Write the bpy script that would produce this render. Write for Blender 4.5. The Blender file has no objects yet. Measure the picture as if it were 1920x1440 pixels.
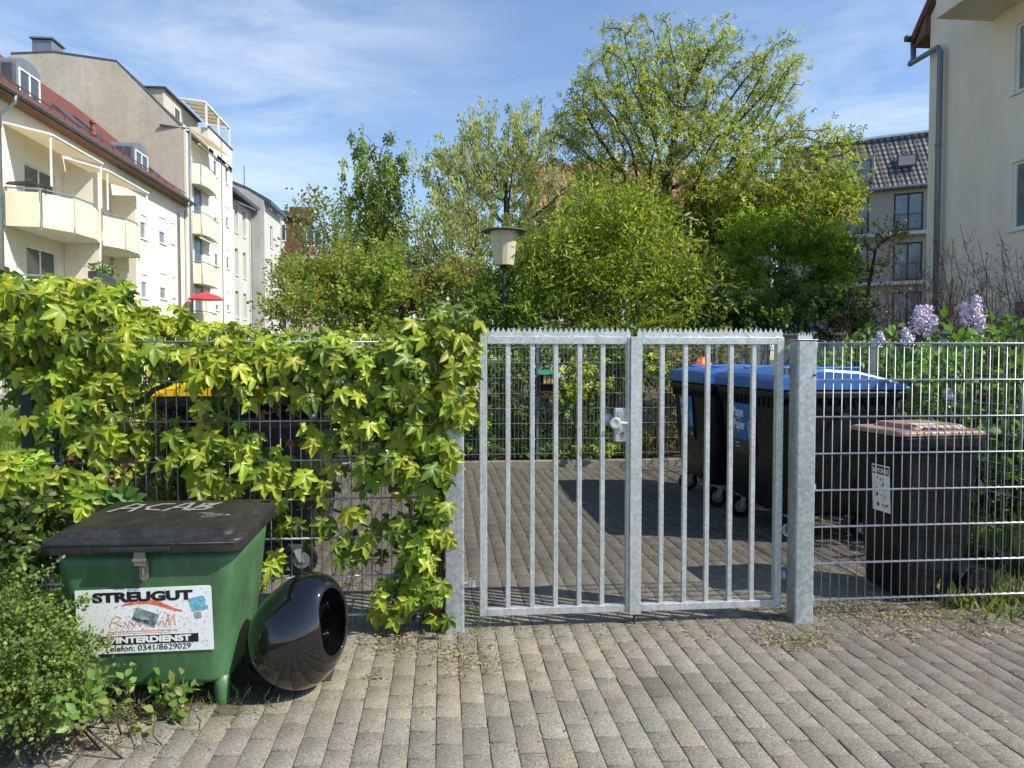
import bpy, math, random
import numpy as np
from mathutils import Matrix, Vector
random.seed(7); rng = np.random.default_rng(11)
C = bpy.context.scene.collection
sc = bpy.context.scene
rad = math.radians
# ---------------------------------------------------------------- camera
F = 1380.0; PSI = math.atan(130/F); PIT = math.atan(48/F); H = 1.43
cam = bpy.data.cameras.new('camera'); cam.sensor_width = 36; cam.lens = F/1920*36
cam.clip_start = 0.05; cam.clip_end = 2000
co = bpy.data.objects.new('camera', cam); C.objects.link(co)
co.location = (0, 0, H); co.rotation_euler = (math.pi/2-PIT, 0, -PSI)
sc.camera = co
# ---------------------------------------------------------------- sun, sky, exposure
SUN = Vector((.90, -.43, .985)).normalized()
SEL = math.asin(SUN.z); SAZ = math.atan2(SUN.x, SUN.y)
sl = bpy.data.lights.new('sun', 'SUN'); sl.energy = 4.6; sl.angle = rad(.5); sl.color = (1, .93, .80)
so = bpy.data.objects.new('sun', sl); C.objects.link(so); so.location = (20, -10, 22)
so.rotation_euler = SUN.to_track_quat('Z', 'Y').to_euler()
sc.view_settings.view_transform = 'Standard'; sc.view_settings.look = 'None'
sc.view_settings.exposure = 0.56; sc.view_settings.gamma = 1
w = bpy.data.worlds.new('World'); sc.world = w; w.use_nodes = True
nt = w.node_tree; nt.nodes.clear(); N = nt.nodes.new; L = nt.links.new
bg = N('ShaderNodeBackground'); out = N('ShaderNodeOutputWorld'); L(bg.outputs[0], out.inputs[0])
sky = N('ShaderNodeTexSky'); sky.sky_type = 'NISHITA'; sky.sun_disc = False
sky.sun_elevation = SEL; sky.sun_rotation = SAZ; sky.altitude = 100; sky.air_density = 1.0; sky.dust_density = .6; sky.ozone_density = 2.5
bg.inputs[1].default_value = .138
def wdir(px, py):
    u = (px-960)/F; v = (720-py)/F
    y = math.cos(PIT)+v*math.sin(PIT); z = -math.sin(PIT)+v*math.cos(PIT)
    return Vector((u*math.cos(PSI)+y*math.sin(PSI), -u*math.sin(PSI)+y*math.cos(PSI), z))
tc = N('ShaderNodeTexCoord')
mp = N('ShaderNodeMapping'); L(tc.outputs['Generated'], mp.inputs[0])
mp.inputs['Rotation'].default_value = (0, rad(28), 0); mp.inputs['Scale'].default_value = (1.6, 2.0, 6.5)
nz = N('ShaderNodeTexNoise'); nz.inputs['Scale'].default_value = 2.4; nz.inputs['Detail'].default_value = 9; nz.inputs['Roughness'].default_value = .62; nz.inputs['Distortion'].default_value = .5
L(mp.outputs[0], nz.inputs['Vector'])
acc = None
for (px, py, sharp, amp) in ((130, 40, 26, .50), (430, 130, 60, .16), (700, 190, 90, .14), (1680, 205, 330, .70), (1640, 70, 90, .28), (540, 330, 200, .40), (1250, 330, 90, .30), (820, 30, 200, .14)):
    d = wdir(px, py).normalized()
    dp = N('ShaderNodeVectorMath'); dp.operation = 'DOT_PRODUCT'; L(tc.outputs['Generated'], dp.inputs[0]); dp.inputs[1].default_value = d
    m1 = N('ShaderNodeMath'); m1.operation = 'SUBTRACT'; L(dp.outputs['Value'], m1.inputs[0]); m1.inputs[1].default_value = 1
    m2 = N('ShaderNodeMath'); m2.operation = 'MULTIPLY'; L(m1.outputs[0], m2.inputs[0]); m2.inputs[1].default_value = sharp
    m3 = N('ShaderNodeMath'); m3.operation = 'EXPONENT'; L(m2.outputs[0], m3.inputs[0])
    m4 = N('ShaderNodeMath'); m4.operation = 'MULTIPLY'; L(m3.outputs[0], m4.inputs[0]); m4.inputs[1].default_value = amp
    if acc is None: acc = m4
    else:
        a = N('ShaderNodeMath'); a.operation = 'ADD'; L(acc.outputs[0], a.inputs[0]); L(m4.outputs[0], a.inputs[1]); acc = a
rp = N('ShaderNodeMapRange'); L(nz.outputs[0], rp.inputs[0]); rp.inputs[1].default_value = .34; rp.inputs[2].default_value = .78
ml = N('ShaderNodeMath'); ml.operation = 'MULTIPLY'; ml.use_clamp = True; L(rp.outputs[0], ml.inputs[0]); L(acc.outputs[0], ml.inputs[1])
tint = N('ShaderNodeMix'); tint.data_type = 'RGBA'; tint.blend_type = 'MULTIPLY'; tint.inputs[0].default_value = 1
L(sky.outputs[0], tint.inputs[6]); tint.inputs[7].default_value = (.92, .96, 1.0, 1)
mx = N('ShaderNodeMix'); mx.data_type = 'RGBA'; L(ml.outputs[0], mx.inputs[0]); L(tint.outputs[2], mx.inputs[6]); mx.inputs[7].default_value = (5.2, 5.6, 6.1, 1)
L(mx.outputs[2], bg.inputs[0])

# ---------------------------------------------------------------- helpers
def G(px, py, h=0):
    r = wdir(px, py); t = (h-H)/r.z; return Vector((r.x*t, r.y*t, h))
def WY(px, py, Y):
    r = wdir(px, py); t = Y/r.y; return Vector((r.x*t, Y, H+r.z*t))
def WX(px, py, X):
    r = wdir(px, py); t = X/r.x; return Vector((X, r.y*t, H+r.z*t))
OFF = {}
def tag(o, label=None, cat=None, group=None, kind=None):
    if label: o['label'] = label
    if cat: o['category'] = cat
    if group: o['group'] = group
    if kind: o['kind'] = kind
    return o
def thing(name, label, cat, loc=(0, 0, 0), rz=0, group=None):
    o = bpy.data.objects.new(name, None); C.objects.link(o); o.empty_display_size = .2
    o.location = loc; o.rotation_euler = (0, 0, rz); OFF[o.name] = Vector(loc)
    return tag(o, label, cat, group)
def dup(r, parent=None):
    c = r.copy(); C.objects.link(c); c.parent = parent
    for ch in list(r.children): dup(ch, c)
    return c
class M:
    def __init__(s): s.v = []; s.f = []; s.xf = None; s.c = []; s.col = None
    def add(s, vs, fs):
        n = len(s.v)
        if s.xf is not None: vs = [s.xf @ Vector(p) for p in vs]
        s.v += [tuple(p) for p in vs]; s.f += [tuple(i+n for i in f) for f in fs]
        if s.col is not None: s.c += [s.col]*len(vs)
        return s
    def box(s, x0, x1, y0, y1, z0, z1):
        return s.add([(x0,y0,z0),(x1,y0,z0),(x1,y1,z0),(x0,y1,z0),(x0,y0,z1),(x1,y0,z1),(x1,y1,z1),(x0,y1,z1)],
            [(3,2,1,0),(4,5,6,7),(0,1,5,4),(1,2,6,5),(2,3,7,6),(3,0,4,7)])
    def poly(s, pts): return s.add(pts, [tuple(range(len(pts)))])
    def prism(s, pts, d):
        n = len(pts); d = Vector(d); a = [Vector(p) for p in pts]; b = [p+d for p in a]
        return s.add(a+b, [tuple(reversed(range(n))), tuple(range(n, 2*n))]+[(i, (i+1)%n, (i+1)%n+n, i+n) for i in range(n)])
    def tube(s, pts, r, n=6, cap=True):
        pts = [Vector(p) for p in pts]; k = len(pts); vs = []; up = None
        for i, p in enumerate(pts):
            t = (pts[min(i+1, k-1)]-pts[max(i-1, 0)]).normalized()
            if up is None:
                up = Vector((0, 0, 1)) if abs(t.z) < .9 else Vector((1, 0, 0))
            a = t.cross(up).normalized(); b = a.cross(t).normalized(); up = b
            rr = r[i] if hasattr(r, '__len__') else r
            for j in range(n):
                q = 2*math.pi*(j+.5)/n; vs.append(p+a*math.cos(q)*rr+b*math.sin(q)*rr)
        fs = [(i*n+j, i*n+(j+1)%n, (i+1)*n+(j+1)%n, (i+1)*n+j) for i in range(k-1) for j in range(n)]
        if cap: fs += [tuple(reversed(range(n))), tuple(range((k-1)*n, k*n))]
        return s.add(vs, fs)
    def lathe(s, prof, c=(0, 0, 0), n=24, axis='Z'):
        vs = []; k = len(prof)
        for (r, z) in prof:
            for j in range(n):
                q = 2*math.pi*j/n; a, b = r*math.cos(q), r*math.sin(q)
                p = {'Z': (a, b, z), 'X': (z, a, b), 'Y': (b, z, a)}[axis]
                vs.append((p[0]+c[0], p[1]+c[1], p[2]+c[2]))
        fs = [(i*n+j, i*n+(j+1)%n, (i+1)*n+(j+1)%n, (i+1)*n+j) for i in range(k-1) for j in range(n)]
        fs += [tuple(reversed(range(n))), tuple(range((k-1)*n, k*n))]
        return s.add(vs, fs)
    def loft(s, rings, cap=True):
        k = len(rings); n = len(rings[0]); vs = [p for r in rings for p in r]
        fs = [(i*n+j, i*n+(j+1)%n, (i+1)*n+(j+1)%n, (i+1)*n+j) for i in range(k-1) for j in range(n)]
        if cap: fs += [tuple(reversed(range(n))), tuple(range((k-1)*n, k*n))]
        return s.add(vs, fs)
    def obj(s, name, mat, parent=None, smooth=False, bevel=0, local=False, seg=2, label=None):
        me = bpy.data.meshes.new(name)
        off = Vector((0, 0, 0)) if (local or parent is None) else OFF[parent.name]
        me.from_pydata([(p[0]-off.x, p[1]-off.y, p[2]-off.z) for p in s.v], [], s.f)
        me.materials.append(mat)
        if s.c:
            ca = me.color_attributes.new('Col', 'FLOAT_COLOR', 'POINT')
            ca.data.foreach_set('color', np.array([(c[0], c[1], c[2], 1) for c in s.c], dtype=np.float32).ravel())
        me.validate()
        if smooth: me.shade_smooth()
        o = bpy.data.objects.new(name, me); C.objects.link(o)
        if parent: o.parent = parent; OFF[o.name] = off
        else: OFF[o.name] = Vector((0, 0, 0))
        if bevel:
            b = o.modifiers.new('bevel', 'BEVEL'); b.width = bevel; b.segments = seg; b.limit_method = 'ANGLE'; b.angle_limit = rad(35)
            if smooth:
                pass
        if smooth == 'auto' or (smooth and bevel):
            wn = o.modifiers.new('wn', 'WEIGHTED_NORMAL'); wn.keep_sharp = False
        if label: o['label'] = label
        return o
def rrect(hx, hy, r, z, cx=0, cy=0, k=5):
    pts = []
    for (sx, sy, a0) in ((1, 1, 0), (-1, 1, 90), (-1, -1, 180), (1, -1, 270)):
        for i in range(k+1):
            a = rad(a0+90*i/k); pts.append((cx+sx*(hx-r)+r*math.cos(a), cy+sy*(hy-r)+r*math.sin(a), z))
    return pts
# fast instanced mesh --------------------------------------------------------------
def unit(a): return a/np.maximum(np.linalg.norm(a, axis=1, keepdims=True), 1e-9)
class Inst:
    def __init__(s): s.V = []; s.F = []; s.Cc = []; s.n = 0
    def add(s, tv, tf, pos, tip, nor, sc_, col):
        tv = np.asarray(tv, float); n = len(pos); k = len(tv)
        y = unit(tip); z = unit(nor-(nor*y).sum(1, keepdims=True)*y); x = np.cross(y, z)
        sc_ = np.asarray(sc_).reshape(n, 1, 1)
        P = pos[:, None, :]+sc_*(tv[None, :, 0:1]*x[:, None, :]+tv[None, :, 1:2]*y[:, None, :]+tv[None, :, 2:3]*z[:, None, :])
        s.V.append(P.reshape(-1, 3)); s.Cc.append(np.repeat(np.asarray(col).reshape(n, 3), k, axis=0))
        for f in tf: pass
        offs = (np.arange(n)*k+s.n)[:, None]
        groups = {}
        for f in tf: groups.setdefault(len(f), []).append(f)
        for L_, fl in groups.items():
            a = np.array(fl).ravel()[None, :]+offs
            s.F.append((L_, a.reshape(-1, L_)))
        s.n += n*k
    def obj(s, name, mat, parent=None, smooth=False, kind=None):
        V = np.concatenate(s.V); Cc = np.concatenate(s.Cc)
        off = OFF[parent.name] if parent else Vector((0, 0, 0)); V = V-np.array(off)
        me = bpy.data.meshes.new(name); me.vertices.add(len(V)); me.vertices.foreach_set('co', V.astype(np.float32).ravel())
        loops = np.concatenate([a.ravel() for _, a in s.F]); tot = np.concatenate([np.full(len(a), L_) for L_, a in s.F])
        me.loops.add(len(loops)); me.loops.foreach_set('vertex_index', loops.astype(np.int32))
        me.polygons.add(len(tot)); me.polygons.foreach_set('loop_start', np.concatenate([[0], np.cumsum(tot)[:-1]]).astype(np.int32))
        try: me.polygons.foreach_set('loop_total', tot.astype(np.int32))
        except Exception: pass
        me.update(calc_edges=True)
        ca = me.color_attributes.new('Col', 'FLOAT_COLOR', 'POINT')
        ca.data.foreach_set('color', np.concatenate([Cc, np.ones((len(Cc), 1))], 1).astype(np.float32).ravel())
        me.materials.append(mat)
        if smooth: me.shade_smooth()
        o = bpy.data.objects.new(name, me); C.objects.link(o)
        if parent: o.parent = parent; OFF[o.name] = off
        if kind: o['kind'] = kind
        return o
def rdir(n): return unit(rng.normal(size=(n, 3)))
def pal(cols, n, j=.12):
    cols = np.array(cols, float); c = cols[rng.integers(0, len(cols), n)]
    return np.clip(c*(1+rng.normal(size=(n, 1))*j)*(1+rng.normal(size=(n, 3))*j*.3), .003, .9)

# ---------------------------------------------------------------- materials
def mat(name, col, rough=.6, metal=0, ns=8, na=.15, bump=0, bs=40, attr=False, coat=0, spec=.5, col2=None, vor=False, obj=True):
    m = bpy.data.materials.new(name); m.use_nodes = True; t = m.node_tree; b = t.nodes['Principled BSDF']
    b.inputs['Roughness'].default_value = rough; b.inputs['Metallic'].default_value = metal
    b.inputs['Coat Weight'].default_value = coat; b.inputs['Specular IOR Level'].default_value = spec
    tcn = t.nodes.new('ShaderNodeTexCoord'); src = tcn.outputs['Object']
    def noise(scale, det=6):
        n = t.nodes.new('ShaderNodeTexNoise'); n.inputs['Scale'].default_value = scale; n.inputs['Detail'].default_value = det; n.inputs['Roughness'].default_value = .65
        t.links.new(src, n.inputs['Vector']); return n.outputs[0]
    if attr:
        a = t.nodes.new('ShaderNodeAttribute'); a.attribute_name = 'Col'; base = a.outputs['Color']
        mm = t.nodes.new('ShaderNodeMix'); mm.data_type = 'RGBA'; mm.blend_type = 'MULTIPLY'; mm.inputs[0].default_value = 1
        cr = t.nodes.new('ShaderNodeMapRange'); cr.inputs[1].default_value = .25; cr.inputs[2].default_value = .75; cr.inputs[3].default_value = 1-na; cr.inputs[4].default_value = 1+na
        t.links.new(noise(ns), cr.inputs[0]); t.links.new(base, mm.inputs[6]); t.links.new(cr.outputs[0], mm.inputs[7]); t.links.new(mm.outputs[2], b.inputs['Base Color'])
    else:
        mm = t.nodes.new('ShaderNodeMix'); mm.data_type = 'RGBA'
        c2 = col2 or tuple(min(1, c*(1+na)) for c in col); c1 = tuple(c*(1-na) for c in col) if not col2 else col
        mm.inputs[6].default_value = (*c1, 1); mm.inputs[7].default_value = (*c2, 1)
        cr = t.nodes.new('ShaderNodeMapRange'); cr.inputs[1].default_value = .32; cr.inputs[2].default_value = .68
        if vor:
            vv = t.nodes.new('ShaderNodeTexVoronoi'); vv.inputs['Scale'].default_value = vor; t.links.new(src, vv.inputs['Vector'])
            sp = t.nodes.new('ShaderNodeSeparateColor'); t.links.new(vv.outputs['Color'], sp.inputs[0])
            av = t.nodes.new('ShaderNodeMath'); av.operation = 'ADD'; t.links.new(sp.outputs[0], av.inputs[0]); t.links.new(noise(ns), av.inputs[1])
            hv = t.nodes.new('ShaderNodeMath'); hv.operation = 'MULTIPLY'; hv.inputs[1].default_value = .5; t.links.new(av.outputs[0], hv.inputs[0])
            t.links.new(hv.outputs[0], cr.inputs[0])
        else: t.links.new(noise(ns), cr.inputs[0])
        t.links.new(cr.outputs[0], mm.inputs[0]); t.links.new(mm.outputs[2], b.inputs['Base Color'])
    rr = t.nodes.new('ShaderNodeMapRange'); rr.inputs[3].default_value = max(.02, rough-.08); rr.inputs[4].default_value = min(1, rough+.12)
    t.links.new(noise(ns*1.7, 3), rr.inputs[0]); t.links.new(rr.outputs[0], b.inputs['Roughness'])
    if bump:
        bn = t.nodes.new('ShaderNodeBump'); bn.inputs['Strength'].default_value = bump; bn.inputs['Distance'].default_value = .01
        t.links.new(noise(bs), bn.inputs['Height']); t.links.new(bn.outputs[0], b.inputs['Normal'])
    return m
def leafmat(name, rough=.45, trans=.3, spec=.5, tb=(1.35, 1.5, .6)):
    m = bpy.data.materials.new(name); m.use_nodes = True; t = m.node_tree; b = t.nodes['Principled BSDF']
    a = t.nodes.new('ShaderNodeAttribute'); a.attribute_name = 'Col'
    t.links.new(a.outputs['Color'], b.inputs['Base Color']); b.inputs['Roughness'].default_value = rough; b.inputs['Specular IOR Level'].default_value = spec
    tr = t.nodes.new('ShaderNodeBsdfTranslucent'); mu = t.nodes.new('ShaderNodeMix'); mu.data_type = 'RGBA'; mu.blend_type = 'MULTIPLY'; mu.inputs[0].default_value = 1
    t.links.new(a.outputs['Color'], mu.inputs[6]); mu.inputs[7].default_value = (*tb, 1); t.links.new(mu.outputs[2], tr.inputs[0])
    ms = t.nodes.new('ShaderNodeMixShader'); ms.inputs[0].default_value = trans
    t.links.new(b.outputs[0], ms.inputs[1]); t.links.new(tr.outputs[0], ms.inputs[2]); t.links.new(ms.outputs[0], t.nodes['Material Output'].inputs[0])
    return m
def tilemat(name, c1, c2, axis='Y', w_=.3, h_=.35, bd=.12):
    m = mat(name, c1, .65, ns=1.5, na=.3, col2=c2); t = m.node_tree; b = t.nodes['Principled BSDF']
    tcn = t.nodes.new('ShaderNodeTexCoord'); sp = t.nodes.new('ShaderNodeSeparateXYZ'); t.links.new(tcn.outputs['Object'], sp.inputs[0])
    def wv(o, per):
        a = t.nodes.new('ShaderNodeMath'); a.operation = 'MULTIPLY'; a.inputs[1].default_value = 1/per; t.links.new(o, a.inputs[0])
        f = t.nodes.new('ShaderNodeMath'); f.operation = 'FRACT'; t.links.new(a.outputs[0], f.inputs[0]); return f.outputs[0]
    a = wv(sp.outputs[axis], w_); z = wv(sp.outputs['Z'], h_)
    pp = t.nodes.new('ShaderNodeMath'); pp.operation = 'PINGPONG'; pp.inputs[1].default_value = .5; t.links.new(a, pp.inputs[0])
    z2 = t.nodes.new('ShaderNodeMath'); z2.operation = 'MULTIPLY'; z2.inputs[1].default_value = -.5; t.links.new(z, z2.inputs[0])
    ad = t.nodes.new('ShaderNodeMath'); t.links.new(pp.outputs[0], ad.inputs[0]); t.links.new(z2.outputs[0], ad.inputs[1])
    bn = t.nodes.new('ShaderNodeBump'); bn.inputs['Strength'].default_value = 1; bn.inputs['Distance'].default_value = bd; t.links.new(ad.outputs[0], bn.inputs['Height'])
    t.links.new(bn.outputs[0], b.inputs['Normal']); return m
MT = {}
MT['galv'] = mat('galvanised_steel', (.43, .455, .465), .42, .5, ns=5, na=.2, vor=70, col2=(.55, .57, .575))
MT['galv2'] = mat('galvanised_post', (.31, .34, .355), .45, .5, ns=3, na=.3, vor=55, col2=(.43, .46, .47))
MT['wire'] = mat('mesh_wire', (.42, .44, .45), .42, .5, ns=12, na=.15)
MT['wiredark'] = mat('weathered_mesh_wire', (.20, .22, .22), .5, .5, ns=12, na=.2)
MT['greenpl'] = mat('green_plastic', (.046, .118, .052), .40, ns=3, na=.18, bump=.04, bs=120)
MT['blackpl'] = mat('black_plastic', (.018, .019, .02), .42, ns=6, na=.35, bump=.06, bs=80)
MT['lidpl'] = mat('scuffed_black_lid', (.012, .012, .012), .42, ns=14, na=.4, bump=.12, bs=60, col2=(.03, .029, .027))
MT['binpl'] = mat('grey_bin_plastic', (.006, .0075, .0095), .5, spec=.22, ns=5, na=.3, col2=(.013, .013, .014))
MT['blue'] = mat('blue_lid_plastic', (.035, .13, .40), .38, ns=2, na=.12)
MT['yellow'] = mat('yellow_lid_plastic', (.80, .52, .01), .4, ns=2, na=.1)
MT['brown'] = mat('brown_lid_plastic', (.27, .165, .125), .5, ns=7, na=.18, bump=.05)
MT['gloss'] = mat('glossy_black_glaze', (.006, .006, .007), .14, ns=9, na=.3, coat=.6, bump=.03, bs=6)
MT['glossin'] = mat('black_glaze_inside', (.006, .006, .007), .25, ns=2, na=.1)
MT['rubber'] = mat('rubber', (.009, .009, .009), .7, spec=.2, ns=20)
MT['steel'] = mat('dull_steel', (.30, .27, .25), .4, .7, ns=20, na=.3)
MT['white'] = mat('white_sign', (.78, .80, .80), .38, ns=5, na=.06)
MT['whitep'] = mat('white_frame', (.78, .78, .75), .45, ns=3, na=.05)
MT['ink'] = mat('black_ink', (.012, .012, .014), .4)
MT['sred'] = mat('red_ink', (.75, .16, .09), .5, ns=60, na=.3)
MT['pink'] = mat('faded_red_ink', (.80, .38, .28), .5, ns=90, na=.3)
MT['cyan'] = mat('blue_ink', (.10, .45, .62), .5, ns=60, na=.2)
MT['chalk'] = mat('pale_marker', (.24, .235, .21), .7, ns=90, na=.3)
MT['lblue'] = mat('blue_label', (.02, .13, .40), .5)
MT['ldark'] = mat('dark_label', (.03, .035, .04), .5)
MT['lyel'] = mat('yellow_label', (.85, .80, .03), .5)
MT['photo'] = mat('grey_sticker', (.08, .13, .14), .35, ns=25, na=.5, col2=(.42, .50, .50))
MT['paver'] = mat('concrete_paver', (1, 1, 1), .9, ns=1.6, na=.22, bump=.9, bs=170, attr=True)
MT['sand'] = mat('joint_sand', (.10, .088, .065), .95, ns=9, na=.4, bump=.6, bs=120)
MT['soil'] = mat('soil', (.045, .032, .022), .95, ns=7, na=.45, bump=1, bs=50)
MT['ground'] = mat('ground_earth', (.06, .065, .03), .95, ns=.6, na=.4, bump=1, bs=20)
MT['lawn'] = mat('lawn_ground', (.10, .16, .03), .9, ns=2, na=.3, bump=1, bs=60)
MT['kerb'] = mat('kerb_concrete', (.22, .20, .17), .9, ns=6, na=.25, bump=.5, bs=80)
MT['cream'] = mat('cream_render', (.74, .70, .60), .85, ns=.5, na=.05, bump=.3, bs=30)
MT['cream2'] = mat('yellow_balcony_panel', (.70, .645, .50), .7, ns=.6, na=.05)
MT['greige'] = mat('weathered_grey_render', (.42, .38, .31), .9, ns=.35, na=.12, bump=.35, bs=20, col2=(.50, .46, .385))
MT['bwall'] = mat('pale_grey_render', (.52, .51, .47), .9, ns=.4, na=.1, bump=.3, bs=20)
MT['gwall'] = mat('grey_render', (.40, .40, .39), .9, ns=.4, na=.15, bump=.3, bs=20)
MT['rwall'] = mat('cream_rough_render', (.86, .77, .64), .9, ns=.9, na=.05, bump=.6, bs=55)
MT['fwall'] = mat('far_grey_render', (.34, .32, .28), .9, ns=.5, na=.05)
MT['glass'] = mat('window_glass', (.05, .07, .09), .06, ns=1, na=.3, spec=1)
MT['glass2'] = mat('window_glass_pale', (.16, .20, .22), .08, ns=1, na=.3, spec=1)  # base colour lifted to stand in for reflected sky
MT['blind'] = mat('roller_blind', (.72, .72, .68), .6, ns=3, na=.04)
MT['dkframe'] = mat('anthracite_frame', (.03, .034, .04), .45)
MT['zinc'] = mat('zinc_sheet', (.20, .23, .26), .45, .4, ns=3, na=.15)
MT['dzinc'] = mat('dark_zinc', (.085, .095, .105), .5, .3, ns=3, na=.2)
MT['rail'] = mat('green_grey_rail', (.22, .30, .28), .45, .3)
MT['tile'] = tilemat('red_roof_tiles', (.13, .035, .022), (.20, .055, .032), 'Y', .3, .25)
MT['otile'] = tilemat('orange_roof_tiles', (.22, .09, .05), (.30, .14, .08), 'X', .35, .35)
MT['dtile'] = tilemat('dark_roof_tiles', (.030, .026, .028), (.055, .05, .05), 'X', .2, .25, .05)
MT['dtile'].node_tree.nodes['Principled BSDF'].inputs['Specular IOR Level'].default_value = .9
MT['brick'] = mat('red_brick_render', (.14, .06, .042), .85, ns=1.5, na=.2)
MT['fascia'] = mat('brown_timber_fascia', (.17, .085, .05), .7, ns=4, na=.3)
MT['awn'] = leafmat('cream_canvas', .8, .6, .2, (1, 1, 1)); MT['awn'].node_tree.nodes['Attribute'].attribute_name = 'Col'
MT['red'] = mat('red_canvas', (.62, .03, .05), .6)
MT['bark'] = mat('brown_bark', (.045, .035, .028), .9, ns=9, na=.4, bump=1, bs=30)
MT['barkl'] = mat('grey_bark', (.13, .11, .085), .9, ns=9, na=.35, bump=1, bs=30)
MT['birchb'] = mat('white_birch_bark', (.26, .24, .21), .8, ns=3, na=.5)
MT['twig'] = mat('dark_twigs', (.045, .025, .022), .85, ns=15, na=.4)
MT['stem'] = mat('vine_stem', (.10, .065, .045), .85, ns=25, na=.4, bump=.6, bs=90)
MT['straw'] = mat('dry_straw', (1, 1, 1), .85, attr=True, na=.1)
MT['leaf'] = leafmat('creeper_leaf', .40, .30, .42)
MT['leafm'] = leafmat('broad_leaf', .5, .5, .4, (1.2, 1.25, .7))
MT['leafs'] = leafmat('shrub_leaf', .45, .42, .4)
MT['lilac'] = mat('lilac_blossom', (1, 1, 1), .7, attr=True, na=.1)
MT['shade'] = leafmat('lamp_shade_acrylic', .3, .45, .5, (1, 1, 1))
MT['hat'] = mat('lamp_hat_paint', (.09, .12, .115), .5)
MT['pole'] = mat('dark_pole_paint', (.02, .022, .022), .5)
MT['wgreen'] = mat('teal_tin_roof', (.03, .15, .11), .5, ns=40, na=.3)
MT['purple'] = mat('purple_stained_wood', (.05, .02, .035), .8, ns=30, na=.4)
MT['ywood'] = mat('yellow_painted_wood', (.62, .38, .02), .7)
MT['orange'] = mat('orange_plastic_bag', (.80, .17, .03), .5)

def speckle(m, scale, amt, sc3=None):
    t = m.node_tree; b = t.nodes['Principled BSDF']; l = b.inputs['Base Color'].links[0]; src = l.from_socket
    tcn = t.nodes.new('ShaderNodeTexCoord'); n = t.nodes.new('ShaderNodeTexNoise'); n.inputs['Scale'].default_value = scale; n.inputs['Detail'].default_value = 4; n.inputs['Roughness'].default_value = .8
    mpn = t.nodes.new('ShaderNodeMapping'); mpn.inputs['Scale'].default_value = sc3 or (1, 1, 1); t.links.new(tcn.outputs['Object'], mpn.inputs[0]); t.links.new(mpn.outputs[0], n.inputs['Vector'])
    r = t.nodes.new('ShaderNodeMapRange'); r.inputs[1].default_value = .3; r.inputs[2].default_value = .7; r.inputs[3].default_value = 1-amt; r.inputs[4].default_value = 1+amt; t.links.new(n.outputs[0], r.inputs[0])
    mm = t.nodes.new('ShaderNodeMix'); mm.data_type = 'RGBA'; mm.blend_type = 'MULTIPLY'; mm.inputs[0].default_value = 1
    t.links.new(src, mm.inputs[6]); t.links.new(r.outputs[0], mm.inputs[7]); t.links.new(mm.outputs[2], b.inputs['Base Color'])
speckle(MT['paver'], 95, .60); speckle(MT['paver'], 14, .14); speckle(MT['lidpl'], 30, .5); speckle(MT['greige'], 3, .12); speckle(MT['rwall'], 14, .05); speckle(MT['kerb'], 60, .3)
for k_, a_ in (('greige', .09), ('cream', .05), ('rwall', .07), ('bwall', .12), ('gwall', .2), ('fwall', .08), ('cream2', .06)): speckle(MT[k_], 1.6, a_, (1, 1, .13))
for k_, a_ in (('galv', .18), ('galv2', .22)): speckle(MT[k_], 7, a_, (1, 1, .25))
speckle(MT['binpl'], 9, .35)
for k_, lo_, hi_ in (('gloss', .05, .42), ('blue', .28, .6), ('binpl', .35, .7)):
    t_ = MT[k_].node_tree; b_ = t_.nodes['Principled BSDF']; n_ = t_.nodes.new('ShaderNodeTexNoise'); n_.inputs['Scale'].default_value = 13; n_.inputs['Detail'].default_value = 10; n_.inputs['Roughness'].default_value = .75
    c_ = t_.nodes.new('ShaderNodeTexCoord'); t_.links.new(c_.outputs['Object'], n_.inputs['Vector']); r_ = t_.nodes.new('ShaderNodeMapRange'); r_.inputs[1].default_value = .5; r_.inputs[2].default_value = .8; r_.inputs[3].default_value = lo_; r_.inputs[4].default_value = hi_
    t_.links.new(n_.outputs[0], r_.inputs[0]); t_.links.new(r_.outputs[0], b_.inputs['Roughness']); speckle(MT['greenpl'], 5, .14, (1, 1, .3)); speckle(MT['brown'], 30, .12)
def tilecol(m, axis, w_, h_, lo, hi):
    t = m.node_tree; b = t.nodes['Principled BSDF']; src = b.inputs['Base Color'].links[0].from_socket
    tcn = t.nodes.new('ShaderNodeTexCoord'); sp = t.nodes.new('ShaderNodeSeparateXYZ'); t.links.new(tcn.outputs['Object'], sp.inputs[0])
    fs = []
    for a, per in ((axis, w_), ('Z', h_)):
        q = t.nodes.new('ShaderNodeMath'); q.operation = 'MULTIPLY'; q.inputs[1].default_value = 6.2832/per; t.links.new(sp.outputs[a], q.inputs[0])
        f = t.nodes.new('ShaderNodeMath'); f.operation = 'SINE'; t.links.new(q.outputs[0], f.inputs[0]); fs.append(f)
    ad = t.nodes.new('ShaderNodeMath'); t.links.new(fs[0].outputs[0], ad.inputs[0]); t.links.new(fs[1].outputs[0], ad.inputs[1])
    r = t.nodes.new('ShaderNodeMapRange'); r.inputs[1].default_value = -.2; r.inputs[2].default_value = 1.3; r.inputs[3].default_value = lo; r.inputs[4].default_value = hi; t.links.new(ad.outputs[0], r.inputs[0])
    mm = t.nodes.new('ShaderNodeMix'); mm.data_type = 'RGBA'; mm.blend_type = 'MULTIPLY'; mm.inputs[0].default_value = 1
    t.links.new(src, mm.inputs[6]); t.links.new(r.outputs[0], mm.inputs[7]); t.links.new(mm.outputs[2], b.inputs['Base Color'])
tilecol(MT['dtile'], 'X', .30, .30, .45, 6.0); tilecol(MT['tile'], 'Y', .30, .22, .6, 1.35); tilecol(MT['otile'], 'X', .42, .40, .65, 1.3)  # dark tiles: bright grid paints the glaze's reflections into the colour
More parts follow.
